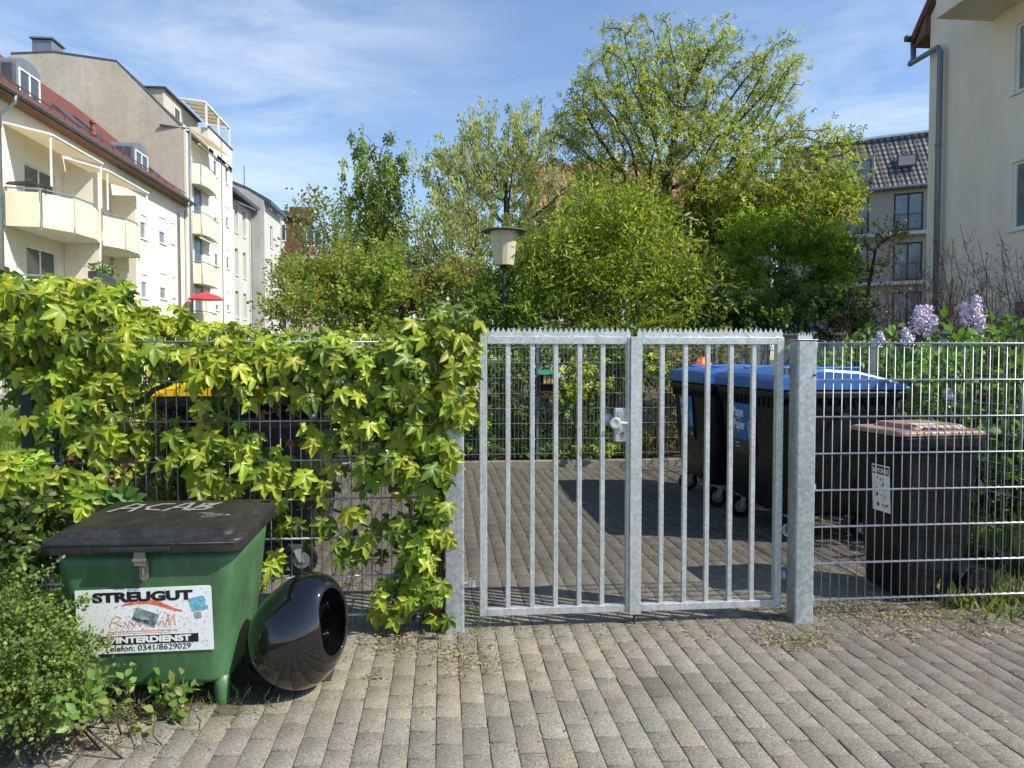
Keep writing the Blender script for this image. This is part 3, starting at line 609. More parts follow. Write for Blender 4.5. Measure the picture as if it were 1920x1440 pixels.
# ================================================================ four wheel containers
def container(lidm, label, loc, rz, lab, group, flaps=True):
    # local: front faces -X, width along Y (1.30), depth X 0 .. .98 ; origin front centre
    t = thing('waste_container', label, 'waste container', loc, rz, group)
    m = M(); rings = []
    for (z, x0, x1, hy) in ((.20, .16, .84, .47), (.24, .10, .90, .53), (.60, .07, .94, .57), (1.02, .04, .99, .605), (1.14, .03, 1.0, .615)):
        rings.append(rrect((x1-x0)/2, hy, .07, z, (x0+x1)/2, 0, 4))
    m.loft(rings); b = m.obj('body', MT['binpl'], t, smooth=True, local=True); b.modifiers.new('wn', 'WEIGHTED_NORMAL')
    m = M(); m.loft([rrect(.50, .65, .06, 1.12, .52, 0, 4), rrect(.515, .66, .06, 1.135, .52, 0, 4), rrect(.515, .66, .06, 1.17, .52, 0, 4), rrect(.50, .645, .06, 1.185, .52, 0, 4)]); m.obj('rim', MT['binpl'], t, local=True, bevel=.004)
    m = M()
    for k in range(14):
        y = -.56+k*.086
        m.prism([(.035, y-.03, 1.12), (.035, y+.03, 1.12), (.045, y, 1.04)], (-.018, 0, 0))
    m.obj('rib_row', MT['binpl'], t, local=True)
    for s in (-1, 1):
        m = M()
        for k in range(10): x = .12+k*.085; m.prism([(x-.03, s*.605, 1.12), (x+.03, s*.605, 1.12), (x, s*.60, 1.04)], (0, s*.018, 0))
        m.obj('rib_row', MT['binpl'], t, local=True)
    # lid with a bowed profile
    m = M(); prof = [(0.0, 1.19), (0.0, 1.27), (.02, 1.30), (.10, 1.325), (.35, 1.355), (.62, 1.335), (.88, 1.275), (1.04, 1.215), (1.04, 1.19)]
    rings = []
    for (y, k, dz) in ((-.655, .93, -.012), (-.64, 1, 0), (-.30, 1, .006), (0, 1, .01), (.30, 1, .006), (.64, 1, 0), (.655, .93, -.012)):
        rings.append([(x, y, 1.19+(z-1.19)*k+(dz if z > 1.2 else 0)) for x, z in prof])
    m.loft([list(reversed(r)) for r in rings]); L1 = m.obj('lid', lidm, t, local=True, bevel=.01)
    for s in (-1, 1):
        m = M(); m.prism([(-.012, s*.42-.15, 1.20), (-.012, s*.42+.15, 1.20), (-.012, s*.42+.13, 1.265), (-.012, s*.42-.13, 1.265)], (.10, 0, .05)); m.obj('lid_grip', lidm, L1, local=True, bevel=.008)
        m = M(); m.box(.15, .80, s*.36-.012, s*.36+.012, 1.34, 1.365); m.obj('lid_ridge', lidm, L1, local=True, bevel=.01)
    m = M(); m.tube([(1.0, -.5, 1.10), (1.08, -.5, 1.13), (1.08, .5, 1.13), (1.0, .5, 1.10)], .016, 8); m.obj('push_bar', MT['blackpl'], t, local=True)
    for s in (-1, 1): m = M(); m.tube([(.5, s*.60, 1.0), (.5, s*.70, 1.0)], .022, 10); m.obj('lifting_pin', MT['blackpl'], t, local=True)
    for (x, y) in ((.2, -.46), (.2, .46), (.82, -.46), (.82, .46)):
        m = M(); m.lathe([(.04, y-.023), (.095, y-.023), (.10, y-.015), (.10, y+.015), (.095, y+.023), (.04, y+.023)], (x-.03, 0, .10), 24, 'Y'); wl = m.obj('wheel', MT['rubber'], t, local=True)
        m = M(); m.lathe([(.055, y-.027), (.055, y+.027)], (x-.03, 0, .10), 16, 'Y'); m.obj('hub', MT['zinc'], wl, local=True)
        m = M()
        for s in (-1, 1): m.prism([(x-.045, y+s*.032, .09), (x-.015, y+s*.032, .09), (x+.035, y+s*.032, .20), (x-.03, y+s*.032, .20)], (0, s*.004, 0))
        m.box(x-.05, x+.05, y-.045, y+.045, .20, .215); m.obj('fork', MT['galv'], t, local=True)
    ld = Vector((0, -1, 0)); lu = Vector((-.075, 0, 1)).normalized() 
    if lab == 'paper':
        yl = .30; o0 = Vector((.064-.012, yl, .66)); 
        def pt(a, b): return o0+ld*a+lu*b
        nq = ld.cross(lu)
        m = M(); m.prism([pt(0, .08), pt(.42, .08), pt(.42, .39), pt(0, .39)], nq*.003); lb = m.obj('label', MT['lblue'], t, local=True)
        m = M(); m.prism([pt(0, -.04), pt(.42, -.04), pt(.42, .078), pt(0, .078)], nq*.003); m.obj('label', MT['ldark'], t, local=True)
        text('Pappe', 'lettering', MT['white'], lb, pt(.03, .28)+nq*.003, ld, lu, .115, .20, bold=.0022, local=True)
        text('Papier', 'lettering', MT['white'], lb, pt(.03, .17)+nq*.003, ld, lu, .115, .22, bold=.0022, local=True)
        strokes('recycling_mark', MT['white'], lb, [[(.31, .20), (.34, .25), (.38, .23), (.40, .18), (.38, .13), (.33, .12), (.31, .20), (.35, .19), (.38, .23)], [(.35, .19), (.38, .13)], [(.33, .12), (.36, .085), (.385, .12)], [(.33, .165), (.39, .205)]], pt(0, 0)+nq*.003, ld, lu, .006)
        text('ALL 1', 'lettering', MT['white'], lb, pt(.33, .0)+nq*.003, ld, lu, .03, .07, bold=.001, local=True)
        strokes('small_print', MT['white'], lb, [[(.03, .045), (.12, .045)], [(.03, .015), (.12, .015)]], pt(0, 0)+nq*.003, ld, lu, .006)
    elif lab == 'yellow':
        o0 = Vector((.062-.014, -.05, .74)); 
        def pt(a, b): return o0+ld*a+lu*b
        nq = ld.cross(lu)
        m = M(); m.prism([pt(0, 0), pt(.30, 0), pt(.30, .36), pt(0, .36)], nq*.003); lb = m.obj('label', MT['lyel'], t, local=True)
    return t
container(MT['blue'], 'nearer black container with blue lid and paper label, behind the thick gate post', (2.50, 5.93, 0), 0, 'paper', 'blue lidded paper containers')
container(MT['blue'], 'farther black container with blue lid and paper label, by the rear fence', (2.47, 7.30, 0), rad(-2), 'paper', 'blue lidded paper containers')
container(MT['yellow'], 'black container with bright yellow lid behind the creeper covered fence', (-.76, 5.40, 0), math.pi, 'yellow', None)

# ================================================================ brown lidded bin
bb = thing('wheelie_bin', 'black wheeled bin with pinkish brown lid behind the right mesh fence', 'wheelie bin', (2.60, 4.19, 0), rad(4))
bb.scale = (1, 1, 1.03)
# local: front -X
D_, Wd = .56, .49
m = M(); rings = []
for (z, x0, x1, hy) in ((.03, .07, .42, .175), (.05, .055, .44, .185), (.55, .025, .49, .212), (.88, .01, .52, .225), (.90, .01, .52, .225)):
    rings.append(rrect((x1-x0)/2, hy, .045, z, (x0+x1)/2, 0, 5))
m.loft(rings); b = m.obj('body', MT['binpl'], bb, smooth=True, local=True); b.modifiers.new('wn', 'WEIGHTED_NORMAL')
m = M(); m.loft([rrect(.275, .235, .05, .885, .26, 0, 5), rrect(.29, .25, .06, .89, .26, 0, 5), rrect(.29, .25, .06, .945, .26, 0, 5), rrect(.28, .24, .05, .95, .26, 0, 5)]); m.obj('rim', MT['binpl'], bb, local=True, bevel=.003)
m = M(); m.loft([rrect(.285, .24, .05, .953, .26, 0, 6), rrect(.292, .248, .055, .957, .26, 0, 6), rrect(.290, .246, .055, .978, .26, 0, 6), rrect(.27, .225, .05, .985, .26, 0, 6)]); ld_ = m.obj('lid', MT['brown'], bb, local=True, smooth=True); ld_.modifiers.new('wn', 'WEIGHTED_NORMAL')
m = M(); m.loft([rrect(.185, .19, .03, .985, .28, 0, 4), rrect(.165, .17, .03, 1.012, .28, 0, 4)]); m.obj('raised_panel', MT['brown'], ld_, local=True, bevel=.006)
m = M(); m.box(.16, .38, -.20, -.15, .984, 1.0); m.obj('lid_grip', MT['brown'], ld_, local=True, bevel=.006)
m = M(); m.prism([(.12, -.17, 1.0135), (.28, -.17, 1.0135), (.30, -.10, 1.0135), (.14, -.08, 1.0135)], (0, 0, .001)); m.obj('paper_scrap', MT['white'], ld_, local=True)
m = M(); m.tube([(.53, -.2, .93), (.60, -.2, .955), (.60, .2, .955), (.53, .2, .93)], .014, 8); m.obj('handle', MT['binpl'], bb, local=True)
m = M(); m.tube([(.50, -.21, .10), (.50, .21, .10)], .01, 8); m.obj('axle', MT['steel'], bb, local=True)
for s in (-1, 1):
    m = M(); m.lathe([(.06, s*.235-.022), (.095, s*.235-.022), (.10, s*.235-.012), (.10, s*.235+.012), (.095, s*.235+.022), (.06, s*.235+.022)], (.50, 0, .10), 28, 'Y'); wl = m.obj('wheel', MT['rubber'], bb, local=True)
    m = M(); m.lathe([(.02, s*.235-.026), (.062, s*.235-.016), (.062, s*.235+.016), (.02, s*.235+.026)], (.50, 0, .10), 20, 'Y')
    m.obj('hub', MT['binpl'], wl, local=True)
ldv = Vector((0, -1, 0)); lu = Vector((-.045, 0, 1)).normalized(); nq = ldv.cross(lu); o0 = Vector((.022-.006, .045, .50))
def pt(a, b): return o0+ldv*a+lu*b
m = M(); m.prism([pt(0, 0), pt(.16, 0), pt(.16, .27), pt(0, .27)], nq*.002); lb = m.obj('label', MT['white'], bb, local=True)
m = M(); m.prism([pt(.006, .215), pt(.154, .215), pt(.154, .263), pt(.006, .263)], nq*.0025); m.obj('label_band', MT['ldark'], lb, local=True)
text('BIOTONNE', 'lettering', MT['white'], lb, pt(.012, .225)+nq*.003, ldv, lu, .036, .137, bold=.0008, local=True)
r_ = random.Random(9)
for (mt_, nn_) in (('photo', 9), ('sred', 4), ('greenpl', 5)):
    m = M()
    for k in range(nn_):
        a, b_ = r_.uniform(.02, .14), r_.uniform(.03, .20); s_ = r_.uniform(.006, .014)
        m.prism([pt(a+s_*math.cos(q_), b_+s_*math.sin(q_)) for q_ in [k2*math.pi/3+r_.random()*.5 for k2 in range(6)]], nq*(.0026+.0004*k/nn_))
    m.obj('picture_patch', MT[mt_], lb, local=True)
MT['graf'] = mat('faded_spray_paint', (.20, .18, .11), .7, ns=40, na=.5)
strokes('graffiti', MT['graf'], bb, [[(.0, .30), (.03, .22), (.05, .32)], [(.01, .26), (.05, .27)], [(.07, .22), (.08, .32), (.10, .26), (.12, .32), (.12, .22)], [(0, .17), (.09, .14), (.03, .06), (.0, .17)], [(.10, .16), (.16, .05), (.11, .05), (.13, .12), (.10, .04)], [(.13, .28), (.17, .20)]], Vector((.26, -.217, .50)), Vector((1, 0, 0)), Vector((0, -.03, 1)), .006, .002)

# ================================================================ insect hotel, orange bag
ih = thing('insect_hotel', 'small insect house with teal roof and yellow compartments hanging on the rear fence', 'insect house', (.89, 9.56, 1.16))
w0 = WY(1010, 715, 9.55).x; w1 = WY(1042, 715, 9.55).x; zb = WY(1020, 735, 9.55).z; zt = WY(1020, 703, 9.55).z
m = M(); m.box(w0, w1, 9.585, 9.60, zb, zt+.02); m.box(w0, w0+.012, 9.50, 9.585, zb, zt); m.box(w1-.012, w1, 9.50, 9.585, zb, zt); zm = (zb+zt)/2-.01
m.box(w0+.012, w1-.012, 9.50, 9.585, zb, zb+.012); m.box(w0+.012, w1-.012, 9.50, 9.585, zm, zm+.01); m.obj('box', MT['purple'], ih, bevel=.002)
for a_ in (w0+.06, w1-.06): m = M(); m.box(a_, a_+.035, 9.515, 9.58, zm+.01, zt-.005); m.obj('yellow_slat', MT['ywood'], ih, bevel=.002)
m = M(); m.box(w0+.10, w0+.15, 9.51, 9.58, zm+.01, zt-.005); m.obj('door', MT['kerb'], ih, bevel=.002)
m = M(); m.prism([(w0-.01, 9.49, zt+.002), (w1+.01, 9.49, zt+.002), (w1+.01, 9.60, zt+.06), (w0-.01, 9.60, zt+.06)], (0, 0, .006)); m.obj('roof', MT['wgreen'], ih, bevel=.001)
m = M(); c0 = WY(1291, 680, 8.3); m2 = []
ob = thing('plastic_bag', 'crumpled orange bag lying on the far blue lid', 'bag', (c0.x, 8.0, 1.3))
rings = []
for i in range(7):
    q = i/6; z = 1.25+.19*q; rr = .105*math.sin(math.pi*(.25+.7*q)); rings.append([(c0.x+rr*1.0*math.cos(a)*(1+.18*math.sin(3*a+i)), 7.83+rr*.6*math.sin(a)*(1+.2*math.cos(4*a+i*2)), z+.012*math.sin(5*a+i)) for a in [2*math.pi*k/18 for k in range(18)]])
m.loft(rings); m.obj('bag', MT['orange'], ob, smooth=True)

# ================================================================ park lamp
lp = thing('park_lamp', 'park lamp with flat dark hat and tapered cream shade above the bushes', 'lamp', (.98, 11.8, 0))
m = M(); m.lathe([(.055, 0), (.055, .6), (.04, .62), (.035, 2.84), (.06, 2.86), (.06, 2.90)], (.983, 11.8, 0), 16); m.obj('pole', MT['pole'], lp, smooth='auto')
m = M(); m.col = (.84, .78, .60); m.lathe([(.150, 2.915), (.160, 2.92), (.226, 3.455), (.220, 3.455), (.150, 2.925)], (.983, 11.8, 0), 14); m.obj('lamp_shade', MT['shade'], lp)
m = M(); m.lathe([(.36, 3.448), (.365, 3.452), (.36, 3.462), (.22, 3.490), (.05, 3.505), (.03, 3.52), (.02, 3.53)], (.983, 11.8, 0), 32); m.obj('hat', MT['hat'], lp, smooth=True)
m = M(); m.box(.93, 1.04, 11.75, 11.85, 2.93, 3.12); m.lathe([(.05, 3.12), (.07, 3.2), (.05, 3.3), (.01, 3.33)], (.983, 11.8, 0), 12); m.obj('bulb', MT['white'], lp)
m = M(); m.tube([(.93, 11.74, 2.91), (.90, 11.7, 2.84), (.94, 11.72, 2.75)], .008, 6); m.obj('cable', MT['pole'], lp)
MT['skyl'] = mat('skylight_pane', (.22, .21, .25), .3)
# ================================================================ buildings
def window(parent, o, d, nrm, wd, ht, depth=.10, frame='whitep', glass='glass', bars=1, blind=0, sill=True, name='window', fw=.06, rail=0):
    """o: lower-left corner on the outer face; d along, z up, nrm outward"""
    o = Vector(o); d = Vector(d); nrm = Vector(nrm); zz = Vector((0, 0, 1)); b = o-nrm*depth
    def slab(m, a0, a1, z0, z1, p, th): q = b+d*a0+zz*z0+nrm*p; m.prism([q, q+d*(a1-a0), q+d*(a1-a0)+zz*(z1-z0), q+zz*(z1-z0)], nrm*th)
    m = M(); slab(m, 0, fw, 0, ht, 0, .04); slab(m, wd-fw, wd, 0, ht, 0, .04); slab(m, fw, wd-fw, 0, fw, 0, .038); slab(m, fw, wd-fw, ht-fw, ht, 0, .038)
    for k in range(bars): x = wd*(k+1)/(bars+1); slab(m, x-fw*.6, x+fw*.6, fw, ht-fw, 0, .036)
    w_ = m.obj(name, MT[frame], parent)
    m = M(); slab(m, fw*.5, wd-fw*.5, fw*.5, ht-fw*.5, -.012, .022); m.obj('pane', MT[glass], w_)
    if blind: m = M(); slab(m, fw*.4, wd-fw*.4, ht*(1-blind), ht, .042, .02); m.obj('blind', MT['blind'], w_)
    if sill: m = M(); slab(m, -.05, wd+.05, -.045, -.003, 0, depth+.06); m.obj('sill', MT['whitep' if frame == 'whitep' else 'dkframe'], w_)
    if rail:
        m = M(); q = b+nrm*(depth+.04)
        for z in (.15, 1.0): m.tube([q+zz*z, q+d*wd+zz*z], .018, 4)
        k = int(wd/.12)
        for i in range(k+1): m.tube([q+d*(wd*i/k)+zz*.15, q+d*(wd*i/k)+zz*1.0], .008, 4)
        m.obj('railing', MT['dzinc'], w_)
    return w_
def facade(m, o, d, nrm, Lh, z0, z1, holes, depth=.10):
    o = Vector(o); d = Vector(d); nrm = Vector(nrm); zz = Vector((0, 0, 1))
    S = sorted({0, Lh, *[h[0] for h in holes], *[h[1] for h in holes]}); Z = sorted({z0, z1, *[h[2] for h in holes], *[h[3] for h in holes]})
    P_ = lambda s, z, k=0: o+d*s+zz*z-nrm*k
    for i in range(len(S)-1):
        for j in range(len(Z)-1):
            a, b_, c, e_ = S[i], S[i+1], Z[j], Z[j+1]; mc = ((a+b_)/2, (c+e_)/2)
            if any(h[0] < mc[0] < h[1] and h[2] < mc[1] < h[3] for h in holes): continue
            m.poly([P_(a, c), P_(b_, c), P_(b_, e_), P_(a, e_)])
    for h in holes:
        a, b_, c, e_ = h[:4]; D_ = depth+.03
        m.poly([P_(a, c), P_(a, e_), P_(a, e_, D_), P_(a, c, D_)]); m.poly([P_(b_, c), P_(b_, c, D_), P_(b_, e_, D_), P_(b_, e_)])
        m.poly([P_(a, c), P_(a, c, D_), P_(b_, c, D_), P_(b_, c)]); m.poly([P_(a, e_), P_(b_, e_), P_(b_, e_, D_), P_(a, e_, D_)])
DY = Vector((0, 1, 0)); NX = Vector((1, 0, 0))
# ---- building 1: cream house with balconies
b1 = thing('apartment_house', 'cream apartment house with rounded balconies, awnings and red tiled roof', 'apartment house', (-14, 30, 0))
Y0, Y1, EV = 12.0, 41.9, 9.85; X1 = -14.0; ST = 2.79
holes = []; wins = []
for k in range(3):
    zf = .28+ST*k
    for (y, wd, z0, z1, bars, bl) in ((26.45, 2.0, .05, 2.2, 1, .0), (30.35, 1.2, .05, 2.2, 0, 0), (36.0, .75, 1.2, 2.3, 0, .3), (38.3, .9, 1.35, 2.62, 0, .55), (39.95, .42, 1.55, 2.62, 0, 1), (22.5, .9, 1.3, 2.55, 1, 0), (18.5, 1.2, 1.3, 2.55, 1, 0), (15, 1.2, 1.3, 2.55, 1, 0)):
        holes.append((y-Y0, y-Y0+wd, zf+z0, zf+z1)); wins.append((y, wd, zf+z0, z1-z0, bars, bl, k))
m = M(); facade(m, (X1, Y0, 0), DY, NX, Y1-Y0, 0, EV, holes)
m.poly([(X1, Y0, 0), (X1-11, Y0, 0), (X1-11, Y0, EV), (X1-5.5, Y0, EV+5), (X1, Y0, EV)]); m.poly([(X1-.3, Y0, EV-.02), (X1-.3, Y1, EV-.02), (X1-11, Y1, EV-.02), (X1-11, Y0, EV-.02)])
m.poly([(X1-11, Y0, 0), (X1-11, Y1, 0), (X1-11, Y1, EV), (X1-11, Y0, EV)])
m.obj('wall', MT['cream'], b1)
for (y, wd, z, h_, bars, bl, k) in wins: window(b1, (X1, y, z), DY, NX, wd, h_, bars=bars, blind=bl, glass='glass2' if bl else 'glass', sill=h_ < 2)
m = M(); e0 = X1+.55; m.prism([(e0, Y0-.3, EV-.12), (X1-5.5, Y0-.3, EV+4.9), (X1-5.5, Y0-.3, EV+5.06), (e0, Y0-.3, EV+.04)], (0, Y1-Y0+.3, 0)); rf = m.obj('roof', MT['tile'], b1)
m = M(); m.prism([(e0, Y0-.3, EV-.15), (X1+.02, Y0-.3, EV-.15), (X1+.02, Y0-.3, EV+.25)], (0, Y1-Y0+.2, 0)); m.obj('fascia', MT['fascia'], b1)
m = M(); m.tube([(e0+.06, Y0-.3, EV-.06), (e0+.06, Y1, EV-.06)], .075, 8); m.obj('gutter', MT['dzinc'], b1, smooth=True)
for (x, y) in ((X1+.1, 40.8), (X1+.1, 24.9)):
    m = M(); m.tube([(e0+.06, y, EV-.1), (e0+.04, y, EV-.35), (x, y, EV-.75), (x, y, .2)], .055, 8); m.obj('downpipe', MT['zinc'], b1, smooth=True)
# roof extras: skylight, vent, ridge strip
def roofz(x): return EV+.04+(e0-x)*(5.02/(e0-(X1-5.5)))
for (y, x) in ((30.5, X1-.3), (33.5, X1-.9), (39.3, X1-.6)):
    m = M(); m.prism([(x, y, roofz(x)+.02), (x-.8, y, roofz(x-.8)+.02), (x-.8, y, roofz(x-.8)+.12), (x, y, roofz(x)+.12)], (0, .8, 0)); sk = m.obj('skylight', MT['dzinc'], rf)
m = M(); m.lathe([(.09, roofz(X1-.2)), (.09, roofz(X1-.2)+.5), (.13, roofz(X1-.2)+.52), (.13, roofz(X1-.2)+.6)], (X1-.2, 31.9, 0), 12); m.obj('vent', MT['tile'], rf)
m = M()
for y in np.arange(Y0, Y1, 1.0): m.box(X1+.08, X1+.12, y, y+.03, roofz(X1+.1)-.02, roofz(X1+.1)+.18)
m.box(X1+.08, X1+.11, Y0, Y1, roofz(X1+.1)+.13, roofz(X1+.1)+.17); m.obj('snow_guard', MT['dzinc'], rf)
def dormer(y0, y1, xf, zb, zt):
    m = M(); k = 10; pts = [(xf, y0, zb), (xf, y1, zb), (xf, y1, zt-.25)]
    for i in range(k+1): a = math.pi*i/k; pts.append((xf, (y0+y1)/2+(y1-y0)/2*math.cos(a), zt-.25+.38*math.sin(a)))
    pts.append((xf, y0, zt-.25)); pts = [p for i, p in enumerate(pts) if i == 0 or (Vector(p)-Vector(pts[i-1])).length > .01]
    m.prism(pts, (-3.2, 0, 0)); dr = m.obj('dormer', MT['zinc'], b1)
    m = M(); m.box(xf-3.0, xf-.12, y0-.012, y0-.002, zb, zt-.22); m.obj('side_cladding', MT['dzinc'], dr)
    m = M(); 
    for i in range(5): m.box(xf-.5-i*.5, xf-.47-i*.5, y0-.03, y0-.012, zb, zt-.22)
    m.obj('seam', MT['zinc'], dr)
    window(dr, (xf+.105, y0+.12, zb+.12), DY, NX, (y1-y0)-.25, zt-zb-.42, bars=1, sill=False)
dormer(26.45, 28.0, X1-.2, 10.05, 11.55); dormer(35.9, 37.6, X1-.2, 10.05, 11.45); dormer(20, 21.6, X1-.2, 10.05, 11.5)
def balcony(par, pts, zf, slab=.14, ph=1.05, panel='cream2', seg=None, base=None, rail=True):
    bm = M(); full = [(base[0], pts[0][1]) if base else pts[0]]+list(pts)+[(base[0], pts[-1][1]) if base else pts[-1]]
    bm.prism([(x, y, zf-slab) for x, y in reversed(full)], (0, 0, slab)); b = bm.obj('balcony', MT['cream'], par)
    for i in range(len(pts)-1):
        a, c = Vector((*pts[i], 0)), Vector((*pts[i+1], 0)); d = (c-a); L_ = d.length; d.normalize(); n_ = Vector((d.y, -d.x, 0))
        if n_.x < 0: n_ = -n_
        m = M(); q = a+d*.03+n_*.03; m.prism([q+Vector((0, 0, zf-.18)), q+d*(L_-.06)+Vector((0, 0, zf-.18)), q+d*(L_-.06)+Vector((0, 0, zf+ph-.12)), q+Vector((0, 0, zf+ph-.12))], n_*.03)
        m.obj('panel', MT[panel], b)
    m = M(); m.tube([(x, y, zf+ph) for x, y in pts], .03, 6)
    for x, y in pts: m.tube([(x, y, zf-.3), (x, y, zf+ph)], .022, 5)
    m.obj('rail', MT['rail'], b)
    return b
A_ = [(-13.95, 25.2), (-12.95, 25.35), (-12.45, 26.4), (-12.35, 27.7), (-12.75, 28.95)]
B_ = [(-12.75, 29.15), (-12.35, 30.2), (-12.35, 31.4), (-12.75, 32.6), (-13.95, 32.9)]
for k in range(1, 3):
    zf = .28+ST*k+.0
    for pts in (A_, B_): balcony(b1, pts, zf, base=(-14,))
for pts in (A_, B_): balcony(b1, pts, .29, base=(-14,))
m = M(); m.box(-13.99, -12.75, 28.97, 29.13, 0, 8.35); m.box(-13.99, -13.0, 32.92, 33.06, 0, 8.35); m.obj('partition', MT['cream'], b1)
def awning(y0, y1, zt, zf, x0, x1):
    m = M(); m.col = (.74, .68, .54); m.prism([(x0, y0, zt), (x1, y0, zf), (x1, y1, zf), (x0, y1, zt)], (0, 0, .02)); a = m.obj('awning', MT['awn'], b1)
    m = M(); m.tube([(x1, y0, zf+.03), (x1, y1, zf+.03)], .05, 6); m.tube([(x0, y0, zt+.03), (x1, y0, zf+.03)], .045, 6); m.tube([(x0, y1, zt+.03), (x1, y1, zf+.03)], .045, 6)
    for i in range(5): y = y0+(y1-y0)*(i+1)/6; m.tube([(x0, y, zt+.035), (x1, y, zf+.035)], .02, 4)
    m.tube([(x1-.05, y0+.05, zf), (x1-.05, y0+.05, 7.0)], .035, 6); m.tube([(x1-.05, y1-.05, zf), (x1-.05, y1-.05, 7.0)], .035, 6); m.obj('frame', MT['whitep'], a)
awning(25.3, 28.9, 8.95, 8.62, -14.0, -12.55); awning(29.1, 32.9, 8.85, 8.42, -14, -12.45)
cl = thing('cloth', 'black cloth draped over the upper balcony rail', 'cloth', (-13.2, 25.3, 4.1+2.79))
m = M(); m.prism([(-13.9, 25.15, 6.98), (-13.0, 25.3, 6.98), (-12.75, 25.7, 6.99), (-12.9, 25.8, 7.02), (-13.3, 25.45, 7.12), (-13.9, 25.3, 7.08)], (0, 0, .05)); m.obj('cloth', MT['ink'], cl, bevel=.02)
# flower boxes
fb = thing('flower_box', 'dark planter box with white and green plants on the lower balcony rail', 'flower box', (-11.9, 28.4, 4.2))
m = M(); c_ = G(165, 512, 4.1); c2_ = G(203, 528, 4.1); m.prism([(c_.x, c_.y, 3.95), (c2_.x, c2_.y, 3.95), (c2_.x, c2_.y, 4.17), (c_.x, c_.y, 4.17)], (.25, .05, 0)); m.obj('box', MT['dkframe'], fb)
I = Inst(); n = 700; t_ = rng.random(n); pos = np.c_[c_.x+(c2_.x-c_.x)*t_+.12+rng.normal(size=n)*.1, c_.y+(c2_.y-c_.y)*t_+rng.normal(size=n)*.08, 4.25+np.abs(rng.normal(size=n))*.14*(.5+t_)]
I.add([(-.4,0,0),(.4,0,0),(.25,1,0),(-.25,1,0)], [(0,1,2,3)], pos, rdir(n)+[0,0,.6], rdir(n)+[.5,-.3,.4], np.full(n, .06), np.where(rng.random((n, 1)) < .3*(1-t_[:, None]), [[.7, .7, .66]], pal([(.05, .12, .03), (.08, .16, .04)], n))); I.obj('plants', MT['leafs'], fb)

# ---- building 2: taller
b2 = thing('apartment_block', 'tall cream block with a big bare greige gable wall and roof terrace on the left', 'apartment block', (-14, 46, 0))
gp = [WY(x, y, 42) for x, y in ((345, 245), (218, 117), (100, 100), (20, 103))]
m = M(); m.poly([(-28, 42, 0), (-13.86, 42, 0), (-13.86, 42, 13.75)]+[tuple(p) for p in gp]+[(-28, 42, 14)]); m.obj('gable_wall', MT['greige'], b2)
holes = []; wins = []; F2 = 42.0
for k in range(5):
    zf = 1.0+2.77*k
    for (y, wd, z0, z1, bl) in ((47.3, .75, 1.0, 2.45, .8), (49.75, .7, 1.1, 2.35, .6), (43.5, 1.6, .2, 2.3, 0)):
        if zf+z1 < (15.2 if y > 47 else 14): holes.append((y-F2, y-F2+wd, zf+z0-.35, zf+z1-.35)); wins.append((y, wd, zf+z0-.35, z1-z0, bl))
m = M(); facade(m, (-14, F2, 0), DY, NX, 9.3, 0, 13.95, holes)
m.poly([(-14, 46.4, 13.95), (-14, 51.3, 13.95), (-14, 51.3, 15.35), (-14, 46.4, 15.35)]); m.poly([(-14, 46.4, 13.95), (-14, 46.4, 15.35), (-17, 46.4, 15.35), (-17, 46.4, 13.95)])
m.poly([(-14, 51.3, 0), (-28, 51.3, 0), (-28, 51.3, 15.35), (-14, 51.3, 15.35)])
m.obj('wall', MT['cream'], b2)
m = M(); m.box(-14.06, -13.93, 46.3, 51.4, 15.36, 15.42); m.box(-13.99, -13.96, 48.8, 48.86, 1, 15.3); m.obj('coping', MT['dzinc'], b2)
for (y, wd, z, h_, bl) in wins: window(b2, (-14, y, z), DY, NX, wd, h_, bars=0, blind=bl*random.uniform(.3, 1.1) if bl else 0, glass='glass', sill=True)
pr_ = [(-13.86, 42.02, 13.75)]+[tuple(p) for p in gp]
m = M(); k = len(pr_)
for i in range(k-1):
    a, c = Vector(pr_[i]), Vector(pr_[i+1]); m.prism([a, c, c+Vector((0, 0, .14)), a+Vector((0, 0, .14))], (0, 9.2 if i > 0 else 4.2, 0))
m.obj('roof', MT['dzinc'], b2)
p_ = WY(80, 100, 43); m = M(); m.box(p_.x-.55, p_.x+.5, 43, 44.2, p_.z-.6, p_.z+.75); ch = m.obj('chimney', MT['zinc'], b2, bevel=.03)
m = M(); m.box(p_.x-.65, p_.x+.6, 42.9, 44.3, p_.z+.78, p_.z+.86); m.obj('chimney_cap', MT['zinc'], ch)
# penthouse set back, with pergola
m = M(); m.box(-19, -15.6, 43.6, 49.5, 13.6, 16.6); ph_ = m.obj('penthouse', MT['greige'], b2)
m = M(); m.box(-19.1, -15.4, 43.45, 49.6, 16.602, 16.68); m.obj('penthouse_roof', MT['dzinc'], ph_)
window(ph_, (-15.49, 45.2, 14.9), DY, NX, 1.0, 1.3, bars=0)
m = M(); x0, x1 = -15.5, -14.1
for y in np.linspace(46.2, 51.2, 7): m.tube([(x0, y, 16.95), (x1, y, 16.75)], .04, 4)
m.tube([(x1, 46.2, 16.75), (x1, 51.2, 16.75)], .07, 4); m.tube([(x1, 46.2, 16.8), (x0-.4, 46.2, 17.0)], .07, 4); m.tube([(x1, 51.2, 16.75), (x0, 51.2, 16.95)], .07, 4)
for y in (46.3, 48.7, 51.1): m.tube([(x1, y, 15.3), (x1, y, 16.75)], .07, 4)
pg = m.obj('pergola', MT['whitep'], b2)
m = M(); m.col = (.74, .68, .54); m.prism([(x0, 46.3, 16.99), (x1, 46.3, 16.80), (x1, 51, 16.80), (x0, 51, 16.99)], (0, 0, .015)); m.obj('canopy', MT['awn'], pg)
